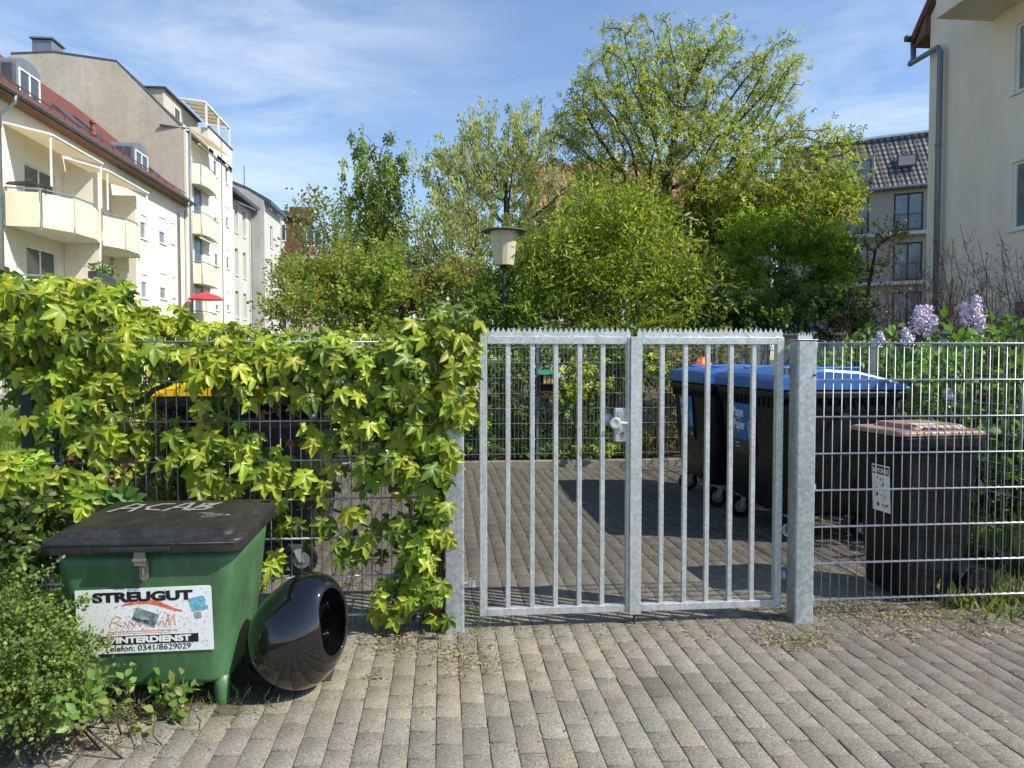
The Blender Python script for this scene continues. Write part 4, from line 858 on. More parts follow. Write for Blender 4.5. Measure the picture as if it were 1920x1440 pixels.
m = M(); m.tube([(-13.75, 42.25, 14.0), (-13.75, 42.25, .2)], .06, 8); m.tube([(-15.2, 42.0-.1, 14.05), (-13.75, 42.1, 14.0)], .06, 8); m.obj('downpipe', MT['zinc'], b2, smooth=True)
m = M(); m.box(-14.0, -13.86, 41.99, 42.6, 0, 13.9); m.obj('corner_pier', MT['cream'], b2)
C_ = [(-13.95, 42.8), (-13.45, 43.0), (-13.35, 43.9), (-13.4, 45.0), (-13.5, 45.9), (-13.95, 46.1)]
for k in range(5):
    zf = 11.35-2.77*k
    if zf > 0: balcony(b2, C_, zf, base=(-14,))
m = M(); m.col = (.74, .68, .54); m.prism([(-13.95, 42.9, 14.2), (-12.7, 42.9, 13.5), (-12.7, 46.2, 13.5), (-13.95, 46.2, 14.2)], (0, 0, .02)); m.obj('awning', MT['awn'], b2)
m = M()
for z in (8.2, 13.4): m.tube([(-13.5, 43, z), (-13.5, 46, z)], .05, 6)
m.obj('blind_roller', MT['whitep'], b2)
# parasol
pc = WX(386, 560, -12.9); pa = thing('parasol', 'open red parasol on a low balcony of the tall cream block', 'parasol', (pc.x, pc.y, pc.z-1.2))
m = M(); m.lathe([(.98, pc.z-.06), (.94, pc.z), (.62, pc.z+.17), (.3, pc.z+.27), (.04, pc.z+.36), (.02, pc.z+.42)], (pc.x, pc.y, 0), 8); m.obj('canopy', MT['red'], pa)
m = M(); m.tube([(pc.x, pc.y, pc.z-1.4), (pc.x, pc.y, pc.z+.3)], .025, 6); m.obj('pole', MT['whitep'], pa)

# ---- building 3 and 4 (grey)
b3 = thing('town_house', 'small pale grey house between the tall cream block and the grey gable', 'house', (-14.5, 54, 0))
holes = []; wins = []
for k in range(4):
    for y in (53.6, 55.7): z = 1.3+3.0*k; holes.append((y-51.4, y-51.4+.8, z, z+1.9)); wins.append((y, z))
m = M(); facade(m, (-14.5, 51.4, 0), DY, NX, 6.6, 0, 12.6, holes); m.obj('wall', MT['bwall'], b3)
for (y, z) in wins: window(b3, (-14.5, y, z), DY, NX, .8, 1.9, bars=0, depth=.18)
m = M(); m.prism([(-13.8, 51.4, 12.6), (-19, 51.4, 15.0), (-19, 51.4, 15.2), (-13.8, 51.4, 12.85)], (0, 6.5, 0)); m.obj('roof', MT['dzinc'], b3)
m = M(); m.tube([(-13.9, 57.5, 12.6), (-14.35, 57.6, 12.1), (-14.35, 57.6, 0)], .06, 6); m.obj('downpipe', MT['zinc'], b3)
b4 = thing('town_house', 'grey rendered house with plain gable at the end of the left row', 'house', (-13.5, 60, 0))
def at58(px, py): p = WY(px, py, 58); return p
g0, g1_, g2_ = at58(436, 345), at58(465, 357), at58(495, 376)
m = M(); m.poly([(-20, 58, 0), (g2_.x, 58, 0), tuple(g2_), tuple(g1_), tuple(g0), (-20, 58, 15.5)]); m.obj('gable_wall', MT['gwall'], b4)
holes = []; wins = []
for k in range(4):
    z = 1.2+3.0*k; holes.append((1.9, 2.8, z, z+1.7)); wins.append(z)
m = M(); facade(m, (g2_.x, 58, 0), DY, NX, 5.6, 0, 13.2, holes); m.poly([(g2_.x, 63.6, 0), (-20, 63.6, 0), (-20, 63.6, 13.2), (g2_.x, 63.6, 13.2)]); m.obj('wall', MT['bwall'], b4)
for z in wins: window(b4, (g2_.x, 59.9, z), DY, NX, .9, 1.7, bars=0, depth=.12)
m = M(); q = (g0-g2_)
m.prism([tuple(g2_+Vector((.5, 0, -.25))), tuple(g2_), tuple(g1_), tuple(g0), tuple(g0+Vector((0, 0, .25))), tuple(g1_+Vector((0, 0, .25))), tuple(g2_+Vector((.5, 0, .05)))], (0, 5.8, 0)); m.obj('roof', MT['dzinc'], b4)
m = M(); p_ = at58(455, 350); m.tube([(p_.x, 58.5, p_.z), (p_.x, 58.5, p_.z+1.7)], .035, 5); m.obj('aerial', MT['dzinc'], b4)
# building 5
b5 = thing('corner_house', 'distant cream house with red brick top storey and chimney behind the trees', 'house', (-20, 76, 0))
p0 = WY(520, 405, 76); p1 = WY(534, 410, 76); p2 = WY(570, 412, 76); p3 = WY(680, 430, 76)
m = M(); m.box(p0.x, p1.x, 74.5, 84, 0, p0.z); m.box(p1.x, p3.x+4, 76, 84, 0, p2.z-3.6); m.obj('wall', MT['bwall'], b5)
m = M(); m.box(p1.x+.02, p2.x, 75.8, 84, p2.z-3.6, p2.z); m.obj('brick_storey', MT['brick'], b5)
m = M(); m.box(p0.x-.2, p1.x+.6, 74.3, 84, p0.z, p0.z+.25); m.box(p1.x+.62, p2.x+.2, 75.6, 84, p2.z+.01, p2.z+.2); m.obj('roof', MT['dzinc'], b5)
m = M(); c_ = WY(558, 410, 77); m.box(c_.x-.8, c_.x+1.4, 77, 78, c_.z-.4, c_.z+1.2); m.obj('chimney', MT['brick'], b5)
for k in range(5):
    window(b5, (p0.x+.3, 74.5+.1, 1+k*3), (1, 0, 0), (0, -1, 0), .8, 1.6, bars=0, depth=.02)
    for j in range(3):
        if k < 4: window(b5, (p1.x+1.2+j*3.2, 76+.1, 1+k*3), (1, 0, 0), (0, -1, 0), 1.1, 1.6, bars=1, depth=.02)
window(b5, (p1.x+1.4, 75.8+.1, p2.z-2.6), (1, 0, 0), (0, -1, 0), 2.2, 1.6, bars=2, depth=.02)

# ---- right building
b6 = thing('apartment_house', 'cream rough rendered gable with grey downpipe filling the right edge', 'apartment house', (11.7, 12, 0))
XR = 11.7; YC = 16.95; YN = 9.4; RZ = 9.65; RD = YC-(YC-YN)/2
holes = [(YC-14.1-1.35, YC-14.1, 4.05, 5.43), (YC-14.15-1.35, YC-14.15, 6.85, 8.3), (YC-14.1-1.35, YC-14.1, 1.25, 2.65)]
def NXf(y): return YC-y
m = M(); hs = [(12.8, 14.28, 4.07, 5.45), (12.8, 14.28, 6.86, 8.24), (12.8, 14.28, 1.27, 2.65)]
hl = [(YC-h[1], YC-h[0], h[2], h[3]) for h in hs]
facade(m, (XR, YC, 0), (0, -1, 0), (-1, 0, 0), YC-YN, 0, RZ, hl)
m.poly([(XR, YC, RZ), (XR, YN, RZ), (XR, RD, RZ+3.9)]); m.poly([(XR, YC, 0), (XR+10, YC, 0), (XR+10, YC, RZ), (XR, YC, RZ)]); m.poly([(XR, YN, 0), (XR, YN, RZ), (XR+10, YN, RZ), (XR+10, YN, 0)])
m.obj('wall', MT['rwall'], b6)
for h in hs: window(b6, (XR, h[1], h[2]), (0, -1, 0), (-1, 0, 0), h[1]-h[0], h[3]-h[2], bars=1, depth=.09, glass='glass2')
sl_ = 3.9/(YC-RD)
m = M()
for s, ye in ((1, YC), (-1, YN)):
    e_ = ye+s*.5; m.prism([(XR-.15, e_, RZ-.5*sl_+.05), (XR-.15, RD, RZ+3.95), (XR-.15, RD, RZ+4.2), (XR-.15, e_, RZ-.5*sl_+.28)], (10.5, 0, 0))
m.obj('roof', MT['brick'], b6)
m = M(); m.prism([(XR-.12, YC+.45, RZ-.5*sl_-.06), (XR-.12, YC+.01, RZ-.45), (XR-.12, YC+.01, RZ+.02)], (10, 0, 0)); m.obj('fascia', MT['fascia'], b6)
m = M(); m.tube([(XR-.25, YC+.58, RZ-.30), (XR+9, YC+.58, RZ-.30)], .08, 8); m.obj('gutter', MT['dzinc'], b6)
m = M(); m.tube([(XR-.05, YC+.58, RZ-.33), (XR-.05, YC+.56, RZ-.8), (XR-.18, YC+.5, RZ-.95), (XR-.18, YC-.55, RZ-.98), (XR-.16, YC-.6, RZ-1.12), (XR-.16, YC-.6, .2)], .065, 10)
for z in (2, 4.2, 6.4): m.lathe([(.078, z-.03), (.078, z+.03)], (XR-.16, YC-.6, 0), 12)
m.obj('downpipe', MT['zinc'], b6, smooth=True)
bp = [WX(1750, 36, XR), WX(1920, 0, XR)]
m = M(); m.box(XR-1.2, XR+.0, 9.5, 14.87, 8.66, 8.9); m.box(XR-1.27, XR-1.2, 9.5, 14.95, 8.62, 9.9); m.box(XR-1.2, XR, 14.87, 14.95, 8.62, 9.9); m.obj('balcony', MT['rwall'], b6, bevel=.01)

# ---- far right building with dark tiled mansard
b7 = thing('apartment_block', 'grey block with dark tiled mansard and tall dark windows at far right', 'apartment block', (27.5, 40, 0))
Ld = Vector((-.837, .547, 0)).normalized(); Rd = -Ld; Nf = Vector((-.547, -.837, 0)).normalized(); base = Vector((27.5, 40, 0))
Lb = 18; o_l = base+Ld*8; EVR = 11.15; RT = 14.55
cols = [(6.4, 1.5), (3.9, 1.2), (1.5, 1.5), (9.6, 1.5), (11.6, 1.4)]
hl = []; wl_ = []
for k in range(4):
    zf = 2.95+2.84*(k-1)+.1
    for (s, wd) in cols:
        hl.append((s, s+wd, zf+.05, zf+2.25)); wl_.append((s, wd, zf+.05, 2.2))
m = M(); facade(m, o_l, Rd, Nf, Lb, 0, EVR, hl, depth=.12)
m.obj('wall', MT['fwall'], b7)
for (s, wd, z, h_) in wl_: window(b7, o_l+Rd*s+Vector((0, 0, z)), Rd, Nf, wd, h_, depth=.12, frame='dkframe', glass='glass2', bars=1, sill=False, rail=1, fw=.09)
m = M()
for k in range(1, 5):
    z = 2.95+2.84*(k-1)+.0-.0
    if k < 4:
        q = o_l+Vector((0, 0, z-.10)); m.prism([q, q+Rd*Lb, q+Rd*Lb+Nf*.45, q+Nf*.45], (0, 0, .2))
m.obj('balcony_slab', MT['bwall'], b7)
# mansard roof: steep slope in local frame
tl = MT['dtile']
q0 = o_l+Nf*.35; q1 = o_l-Nf*1.0
m = M(); m.prism([q0+Vector((0, 0, EVR+.02)), q0+Vector((0, 0, EVR+.2)), q1+Vector((0, 0, RT)), q1-Nf*6+Vector((0, 0, RT)), q1-Nf*6+Vector((0, 0, EVR+.02))], Rd*Lb)
rf = m.obj('roof', MT['dtile'], b7)
m = M(); m.prism([q1+Nf*.1+Vector((0, 0, RT)), q1-Nf*6.1+Vector((0, 0, RT)), q1-Nf*6.1+Vector((0, 0, RT+.12)), q1+Nf*.1+Vector((0, 0, RT+.12))], Rd*Lb); m.obj('roof_edge', MT['whitep'], rf)
m = M(); m.tube([q0+Nf*.08+Vector((0, 0, EVR+.12)), q0+Nf*.08+Rd*Lb+Vector((0, 0, EVR+.12))], .08, 6); m.obj('gutter', MT['zinc'], b7)
# roof dormer recess + skylight
dz0, dz1 = 11.85, 13.2
m = M(); p_ = o_l+Rd*3.6+Nf*.25
m.prism([p_+Vector((0, 0, EVR+.6)), p_+Rd*1.75+Vector((0, 0, EVR+.6)), p_+Rd*1.75+Vector((0, 0, 13.35)), p_+Vector((0, 0, 13.35))], -Nf*1.2); dm = m.obj('dormer', MT['fwall'], b7)
window(dm, p_+Rd*.2+Nf*.13+Vector((0, 0, EVR+.62)), Rd, Nf, 1.4, 1.3, depth=.12, frame='dkframe', glass='glass2', bars=1, sill=False, rail=0)
sk0 = o_l+Rd*14.45; 
def rp_(s, z, up=.06): 
    t_ = (z-(EVR+.2))/(RT-EVR-.2); p = q0.lerp(q1, t_)+Rd*s; return Vector((p.x, p.y, z))+Nf*up+Vector((0, 0, up*.3))
m = M(); m.prism([rp_(6.5, 12.45), rp_(7.55, 12.45), rp_(7.55, 13.25), rp_(6.5, 13.25)], Nf*.06); sk = m.obj('skylight', MT['dkframe'], rf)
m = M(); m.prism([rp_(6.6, 12.55, .125), rp_(7.45, 12.55, .125), rp_(7.45, 13.15, .125), rp_(6.6, 13.15, .125)], Nf*.01); m.obj('pane', MT['skyl'], sk)
# ---- orange roofed building behind the big tree
b8 = thing('apartment_block', 'long pale block with orange tiled roof hidden behind the large tree', 'apartment block', (14, 50, 0))
XA, XB, YB = 6.0, 22.5, 49.0
hl = []; 
for k in range(4):
    for j in range(6): hl.append((1.2+j*2.7, 2.4+j*2.7, 1.2+2.8*k, 2.7+2.8*k))
m = M(); facade(m, (XA, YB, 0), (1, 0, 0), (0, -1, 0), XB-XA, 0, 11.3, hl); m.poly([(XA, YB, 0), (XA, YB, 11.3), (XA, YB+5, 15.4), (XA, YB+10, 11.3), (XA, YB+10, 0)]); m.poly([(XB, YB, 0), (XB, YB, 11.3), (XB, YB+5, 15.4), (XB, YB+10, 11.3), (XB, YB+10, 0)]); m.obj('wall', MT['bwall'], b8)
for h in hl: window(b8, (XA+h[0], YB, h[2]), (1, 0, 0), (0, -1, 0), 1.2, 1.5, bars=1, depth=.1)
m = M(); m.prism([(XA-.3, YB-.5, 10.95), (XA-.3, YB+5, 15.5), (XA-.3, YB+5, 15.75), (XA-.3, YB-.5, 11.2)], (XB-XA-3, 0, 0)); m.prism([(XB-3.2, YB-.45, 10.95), (XB-3.2, YB+3.6, 14.3), (XB-3.2, YB+3.6, 14.5), (XB-3.2, YB-.45, 11.2)], (3.6, 0, 0)); m.obj('roof', MT['otile'], b8)
m = M(); m.box(12.2, 13.2, YB+3, YB+4, 13.5, 16.2); m.obj('chimney', MT['bwall'], b8)
# terrace railing + hedge of neighbouring plot (left edge)
rl = thing('terrace_railing', 'low white railing on the terrace seen at the left edge below the creeper', 'railing', (-11.9, 22, .35))
m = M()
for z in (.45, 1.3): m.tube([(-11.9, 18, z), (-11.9, 26, z)], .025, 5)
for i in range(60): m.tube([(-11.9, 18+i*.135, .45), (-11.9, 18+i*.135, 1.3)], .01, 4)
m.obj('rail', MT['galv'], rl)
# ================================================================ vegetation
def creeper_tpl(seed=0, fold=.18, droop=.35):
    r = random.Random(seed); v = [(0, .06, 0)]
    lob = [(-112, .56), (-57, .84), (0, 1.0), (57, .84), (112, .56)]
    out_ = [(0, -.02, 0)]
    for i, (a, l) in enumerate(lob):
        l *= r.uniform(.9, 1.1); a += r.uniform(-6, 6); w_ = 17 if i != 2 else 19
        if i == 0: out_.append((-math.sin(rad(150))*.30, -.26*1+.06, 0))
        for da, f, z in ((-w_, .68, .0), (0, 1.0, -droop*l*.55), (w_, .68, .0)):
            q = rad(a+da); ll = l*f; zz = z if z else fold*.35*l-droop*.18
            out_.append((math.sin(q)*ll, math.cos(q)*ll+.06, zz-droop*.25*ll*ll))
        if i < 4:
            b = rad((a+lob[i+1][0])/2); out_.append((math.sin(b)*.42, math.cos(b)*.42+.06, fold*.75))
        else: out_.append((math.sin(rad(150))*.30, -.20, 0))
    v += out_; n = len(out_); f = [(0, 1+(i+1)%n, 1+i) for i in range(n)]
    return v, f
CT = [creeper_tpl(s, .16+.05*(s % 3), .25+.12*(s % 3)) for s in range(5)]
OV = ([(0,0,0),(.26,.30,.05),(.30,.55,.04),(0,1,-.16),(-.30,.55,.04),(-.26,.30,.05),(0,.5,-.03)], [(0,1,6),(1,2,6),(2,3,6),(3,4,6),(4,5,6),(5,0,6)])
NA = ([(0,0,0),(.14,.45,.03),(0,1,-.1),(-.14,.45,.03)], [(0,1,2),(0,2,3)])
RB = ([(0,0,0),(.36,.5,.08),(0,1,0),(-.36,.5,.08)], [(0,1,2),(0,2,3)])
LV = ([(0,0,0),(.22,.5,.05),(0,1,-.05),(-.22,.5,.05)], [(0,1,2),(0,2,3)])
STAR = ([(0,0,0)]+[(math.sin(a)*l, math.cos(a)*l, z) for a, l, z in sum([[(rad(t-14), .6, -.05), (rad(t), 1, -.35), (rad(t+14), .6, -.05)] for t in (-120, -60, 0, 60, 120)], [])], [(0, 3*i+3, 3*i+2, 3*i+1) for i in range(5)])
YG = [(.29, .36, .02), (.24, .32, .016), (.34, .38, .025), (.14, .21, .012), (.08, .13, .008), (.25, .33, .018)]
def blob_pts(blobs, jitter=0):
    out_ = []
    for b in blobs:
        (c, r, n) = b; u = rdir(n)*(rng.random((n, 1))**.34); out_.append(np.array(c)[None]+u*np.array(r)[None])
    return np.concatenate(out_)
# ---- creeper: blobs in photo px on a plane Y, converted to metres
def px_cloud(blobs, Yp, ydep):
    out_ = []
    for (px, py, rx, ry, n) in blobs:
        u = rng.normal(size=(n, 2))*.52; u = np.clip(u, -1.15, 1.15)
        for a, b in u:
            p = WY(px+a*rx, py+b*ry, Yp); out_.append((p.x, p.y+rng.normal()*ydep, p.z))
    return np.array(out_)
def creeper_leaves(I, pos, s0=.085, s1=.03, out_dir=(0, -1, 0), pal_=YG, up=.7):
    n = len(pos); o = np.array(out_dir, float)
    tip = np.c_[rng.normal(size=n)*.42, rng.normal(size=n)*.22, -1.45+rng.normal(size=n)*.3]+o*.4
    nor = o*.8+np.c_[rng.normal(size=(n, 2))*.27+np.array([.25, -.12]), up+rng.normal(size=n)*.22]
    sz = np.clip(s0+rng.normal(size=n)*s1, .03, .105); col = pal(pal_, n, .16)
    k = rng.integers(0, len(CT), n)
    for q in range(len(CT)):
        ix = k == q
        if ix.any(): I.add(CT[q][0], CT[q][1], pos[ix], tip[ix], nor[ix], sz[ix], col[ix])
vn = thing('creeper', 'yellow green creeper hanging over the front fence and left gate post', 'climbing plant', (-1, 3.84, 0))
FB = [(830, 615, 55, 38, 80), (860, 650, 35, 45, 48), (800, 680, 60, 60, 85), (855, 730, 32, 60, 40), (790, 760, 60, 60, 55), (745, 700, 50, 55, 55), (835, 870, 26, 80, 42), (810, 960, 34, 60, 34), (790, 1030, 50, 45, 34), (765, 1110, 60, 40, 30), (818, 1110, 20, 50, 12), (760, 860, 45, 60, 30),
      (640, 660, 100, 30, 90), (560, 680, 110, 32, 95), (450, 680, 110, 40, 110), (350, 665, 90, 26, 60), (640, 730, 90, 40, 65), (700, 780, 60, 55, 50), (690, 870, 30, 40, 14), (470, 735, 60, 22, 36), (560, 740, 60, 26, 24),
      (225, 690, 30, 40, 26), (380, 760, 40, 14, 12), (620, 830, 50, 40, 26), (430, 830, 90, 40, 60), (500, 880, 90, 32, 50), (590, 900, 60, 34, 30), (400, 900, 60, 30, 26), (350, 850, 60, 30, 20), (530, 960, 40, 35, 14), (515, 1040, 22, 50, 12), (610, 985, 45, 25, 14), (660, 1020, 55, 28, 22), (545, 1060, 12, 12, 2), (730, 990, 40, 40, 14), (650, 960, 40, 25, 10), (300, 800, 40, 20, 8)]
LB = [(60, 560, 75, 40, 110), (150, 570, 90, 40, 110), (50, 625, 70, 36, 80), (170, 640, 80, 45, 90), (110, 700, 80, 45, 70), (210, 720, 40, 35, 24), (150, 780, 60, 60, 44), (200, 820, 50, 40, 26), (90, 800, 30, 30, 10), (10, 990, 20, 10, 4), (10, 660, 30, 20, 14)]
I = Inst(); 
FB = [(b[0], b[1], b[2], b[3], int(b[4]*(.92 if b[0] > 730 or b[1] < 690 else .56))) for b in FB]; LB = [(b[0], b[1], b[2], b[3], int(b[4]*.72)) for b in LB]
creeper_leaves(I, px_cloud([(b[0], b[1], b[2], b[3], int(b[4]*(1.2 if b[0] > 730 or b[1] < 700 else .9))) for b in FB], 3.79, .05), .070, .020)
creeper_leaves(I, px_cloud([(b[0], b[1], b[2], b[3], int(b[4]*1.25)) for b in LB], 3.72, .10), .068, .020)
creeper_leaves(I, px_cloud([(60, 890, 75, 36, 60), (110, 930, 60, 26, 34), (20, 880, 50, 40, 34), (70, 960, 50, 20, 12)], 3.5, .06), .080, .02, up=.9)
# darker deeper layer
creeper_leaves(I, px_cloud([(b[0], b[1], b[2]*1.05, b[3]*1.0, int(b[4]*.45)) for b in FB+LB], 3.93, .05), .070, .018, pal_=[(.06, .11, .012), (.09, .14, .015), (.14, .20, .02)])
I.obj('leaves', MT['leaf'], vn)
def wob(p0, p1, n=9, a=.03):
    p0, p1 = Vector(p0), Vector(p1); return [p0.lerp(p1, i/(n-1))+Vector((random.gauss(0, a), random.gauss(0, a*.6), random.gauss(0, a)))*(1 if 0 < i < n-1 else 0) for i in range(n)]
def pp(px, py, Y=3.85): return WY(px, py, Y)
m = M()
def stem(pts, r0, r1, a=.012, Y=3.85):
    q = []
    for i in range(len(pts)-1): q += wob(pp(*pts[i], Y), pp(*pts[i+1], Y), 6, a)[(0 if i == 0 else 1):]
    m.tube(q, list(np.linspace(r0, r1, len(q))), 7)
stem([(255, 1000), (270, 900), (330, 820), (450, 790), (600, 800), (700, 790), (760, 700), (830, 640)], .024, .012, Y=3.92)
stem([(560, 820), (640, 780), (720, 810), (800, 760)], .018, .010, Y=3.91)
stem([(820, 1165), (812, 1000), (822, 850), (830, 700), (850, 620)], .022, .014, Y=3.84)
for k in range(16): x = random.uniform(800, 838); stem([(x, 1160), (x+random.uniform(-12, 12), 1000), (x+random.uniform(-14, 14), 850), (x+random.uniform(-10, 20), 690)], .005, .003, .014, Y=3.82)
stem([(520, 890), (580, 940), (640, 960), (700, 1000)], .010, .006, Y=3.87)
stem([(250, 760), (350, 690), (470, 670), (620, 690), (740, 660)], .014, .008, Y=3.90)
stem([(100, 980), (110, 850), (130, 720), (150, 600)], .02, .012, Y=3.9)
for k in range(150):
    x, y = random.choice([(random.uniform(210, 760), random.uniform(650, 900)), (random.uniform(140, 330), random.uniform(700, 980)), (random.uniform(560, 830), random.uniform(780, 1120))])
    stem([(x, y), (x+random.uniform(-50, 50), y+random.uniform(10, 70)), (x+random.uniform(-70, 70), y+random.uniform(20, 130))], .0022, .0012, .02, Y=random.uniform(3.80, 3.93))
m.obj('stems', MT['stem'], vn, smooth=True)
I = Inst(); creeper_leaves(I, px_cloud([(170, 900, 60, 40, 14), (480, 800, 260, 120, 34), (780, 1000, 60, 120, 18), (140, 860, 20, 20, 6)], 3.86, .05), .045, .012, pal_=[(.16, .07, .03), (.10, .05, .03), (.22, .12, .05)]); I.obj('withered_leaves', MT['leaf'], vn)
# hedge of creeper along left side fence
vs_ = thing('creeper_hedge', 'long bank of yellow green creeper running back along the left side fence', 'climbing plant', (-2.1, 6.7, 0))
I = Inst(); n = 5200; yy = 3.9+rng.random(n)**.9*6.0; top = 1.73+.03*np.sin(yy*3)-.012*(yy-3.9)+.03*np.sin(yy*7.1)
th = rng.random(n)*2*math.pi; hh = rng.random(n)
zz = np.where(rng.random(n) < .55, top-np.abs(rng.normal(size=n))*.08, .35+hh*(top-.35)); 
xx = -2.06+np.where(zz > top-.22, rng.normal(size=n)*.17, np.where(rng.random(n) < .6, 1, -1)*(.12+rng.random(n)*.12))
pos = np.c_[xx, yy, zz]
o = np.c_[np.sign(xx+2.06)*.4, -np.ones(n)*.3, np.zeros(n)]
creeper_leaves(I, pos, .066, .018, out_dir=(.15, -.45, 0), up=1.0)
n = 900; yy = 9.5+rng.random(n)*.4; pos = np.c_[-2.0+rng.random(n)*1.6, yy, 1.70+rng.normal(size=n)*.07-.1*rng.random(n)]
creeper_leaves(I, pos, .06, .015, up=1.0, pal_=[(.22, .30, .03), (.30, .33, .03)])
I.obj('leaves', MT['leaf'], vs_)
m = M()
for k in range(60):
    y = random.uniform(3.95, 9.5); m.tube(wob((-2.06, y, 0), (-2.06+random.uniform(-.1, .1), y+random.uniform(-.3, .3), 1.5), 8, .04), .008, 5)
for k in range(200):
    y = random.uniform(3.95, 9.5); z = random.uniform(.3, 1.7); m.tube(wob((-2.0, y, z), (-1.95+random.uniform(-.1, .1), y+random.uniform(-.4, .4), z-random.uniform(-.2, .5)), 5, .03), .0025, 4)
m.obj('stems', MT['stem'], vs_, smooth=True)

# ---- small-leaved evergreen shrub front left
def lump(blobs, k=6, f=.48, sp=.72):
    o_ = []
    for c, r in blobs:
        for u in rdir(k): o_.append((tuple(np.array(c)+u*np.array(r)*sp*rng.uniform(.7, 1.1)), tuple(np.array(r)*f*rng.uniform(.75, 1.3))))
        o_.append((c, tuple(np.array(r)*.6)))
    return o_
def shrub(name, label, blobs, mt='leafs', tpl=NA, size=.05, cols=None, nleaf=6000, stems=30, base=None, stemmat='bark', sr=.006, cat='shrub', up=.6, tips=None, group=None, strag=0.0):
    c0 = np.mean([b[0] for b in blobs], axis=0); base = base or (c0[0], c0[1], 0)
    t = thing(name, label, cat, base, group=group)
    if size > .03 and max(b[1][0] for b in blobs) > .45: blobs = [b for b in lump(blobs) if b[0][2] > -.1]
    tot = sum(b[1][0]*b[1][1]*b[1][2] for b in blobs)**1.0
    m = M(); ends = []; r_ = random.Random(len(label))
    for k in range(stems):
        b = r_.choices(blobs, [x[1][0]*x[1][2] for x in blobs])[0]; u = rdir(1)[0]*.75*(rng.random()**.4); e_ = np.array(b[0])+u*np.array(b[1])
        s_ = Vector((base[0]+r_.gauss(0, .18*(1+b[1][0]*.4)), base[1]+r_.gauss(0, .15*(1+b[1][1]*.3)), 0)); mid = s_.lerp(Vector(e_), .5)+Vector((0, 0, .15*abs(e_[2])))
        q = wob(s_, mid, 5, .03)+wob(mid, e_, 5, .03)[1:]; m.tube(q, list(np.linspace(sr*1.6, sr*.4, len(q))), 5)
        for p in q[4:]: ends.append((p, Vector(e_)-s_))
    m.obj('stems', MT[stemmat], t, smooth=True)
    I = Inst(); w_ = np.array([(b[1][0]*b[1][2]*b[1][1])**.67 for b in blobs]); w_ /= w_.sum()
    for b, ww in zip(blobs, w_):
        # sprays: many short twigs on which leaves sit
        ns = max(8, int(nleaf*ww/14)); u = rdir(ns); u[:, 2] = np.where(u[:, 2] < -.5, -u[:, 2], u[:, 2]); rr = rng.random((ns, 1))**.33*(1+np.abs(rng.normal(size=(ns, 1)))*(.07+.12*strag))
        st = np.array(b[0])+u*rr*np.array(b[1]); dr = unit(u*.8+rdir(ns)*.6+[0, 0, up*.5])
        k = 14; tt = np.tile(np.linspace(0, 1, k), ns)[:, None]; ln = size*(2.6+strag*3)
        pos = np.repeat(st, k, 0)+np.repeat(dr, k, 0)*tt*ln+rng.normal(size=(ns*k, 3))*size*.35
        tip = np.repeat(dr, k, 0)*.7+rdir(ns*k)*.9; nor = rdir(ns*k)*.7+[.25, -.15, up]
        pos[:, 2] = np.abs(pos[:, 2]-.01)+.01
        hue = np.repeat(pal(cols, ns, .12), k, 0)*(1+rng.normal(size=(ns*k, 1))*.1)
        I.add(tpl[0], tpl[1], pos, tip, nor, size*(.7+.6*rng.random(ns*k)), np.clip(hue, .004, .8))
    I.obj('leaves', MT[mt], t); return t
def B(px, py, Y, rx, ry, dy=None):
    p = WY(px, py, Y); k = Y/F; return ((p.x, p.y, p.z), (rx*k, dy if dy else rx*k*.8, ry*k))
shrub('evergreen_shrub', 'low small leaved green shrub spilling over the left side of the grit bin', [B(35, 1270, 2.8, 84, 72, .2), B(5, 1200, 2.85, 50, 50, .2), B(100, 1295, 2.78, 55, 42, .12), B(80, 1235, 2.85, 42, 32, .1), B(30, 1165, 2.95, 40, 24, .12), B(30, 1345, 2.7, 60, 45, .12)],
      tpl=RB, size=.017, cols=[(.17, .24, .05), (.13, .19, .045), (.24, .31, .08), (.10, .15, .035)], nleaf=13000, stems=40, sr=.003, strag=1)
m = M(); 
# arching sprays over the sign
sp = thing('shrub_spray', 'thin leafy sprays of the evergreen shrub reaching across the white sign', 'shrub', (-1.5, 2.9, .3))
I = Inst(); 
for (a, b) in (((60, 1150), (175, 1122)), ((70, 1170), (205, 1200)), ((60, 1200), (190, 1265)), ((20, 1100), (120, 1050)), ((80, 1180), (215, 1205)), ((30, 1090), (60, 1010))):
    q = wob(WY(*a, 2.85), WY(*b, 2.90), 9, .006); m.tube(q, .0014, 4)
    P_ = np.array([tuple(p) for p in q]); k = 90; ii = rng.random(k)*(len(P_)-1.001); lo = ii.astype(int); fr = (ii-lo)[:, None]; pos = P_[lo]*(1-fr)+P_[lo+1]*fr+rng.normal(size=(k, 3))*.008
    I.add(RB[0], RB[1], pos, rdir(k)+[.3, 0, .1], rdir(k)*.6+[.2, -.5, .6], .013+rng.random(k)*.009, pal([(.16, .24, .05), (.22, .30, .09)], k))
m.obj('stems', MT['bark'], sp); I.obj('leaves', MT['leafs'], sp)
# darker leafy undergrowth at left
shrub('undergrowth', 'dark leafy undergrowth between the evergreen shrub and the creeper on the left', [B(20, 1030, 3.3, 70, 50, .2), B(80, 990, 3.5, 60, 40, .15), B(10, 1090, 3.2, 60, 50, .2)], tpl=OV, size=.05, cols=[(.04, .075, .02), (.06, .10, .025), (.10, .13, .03)], nleaf=1300, stems=14, sr=.003)
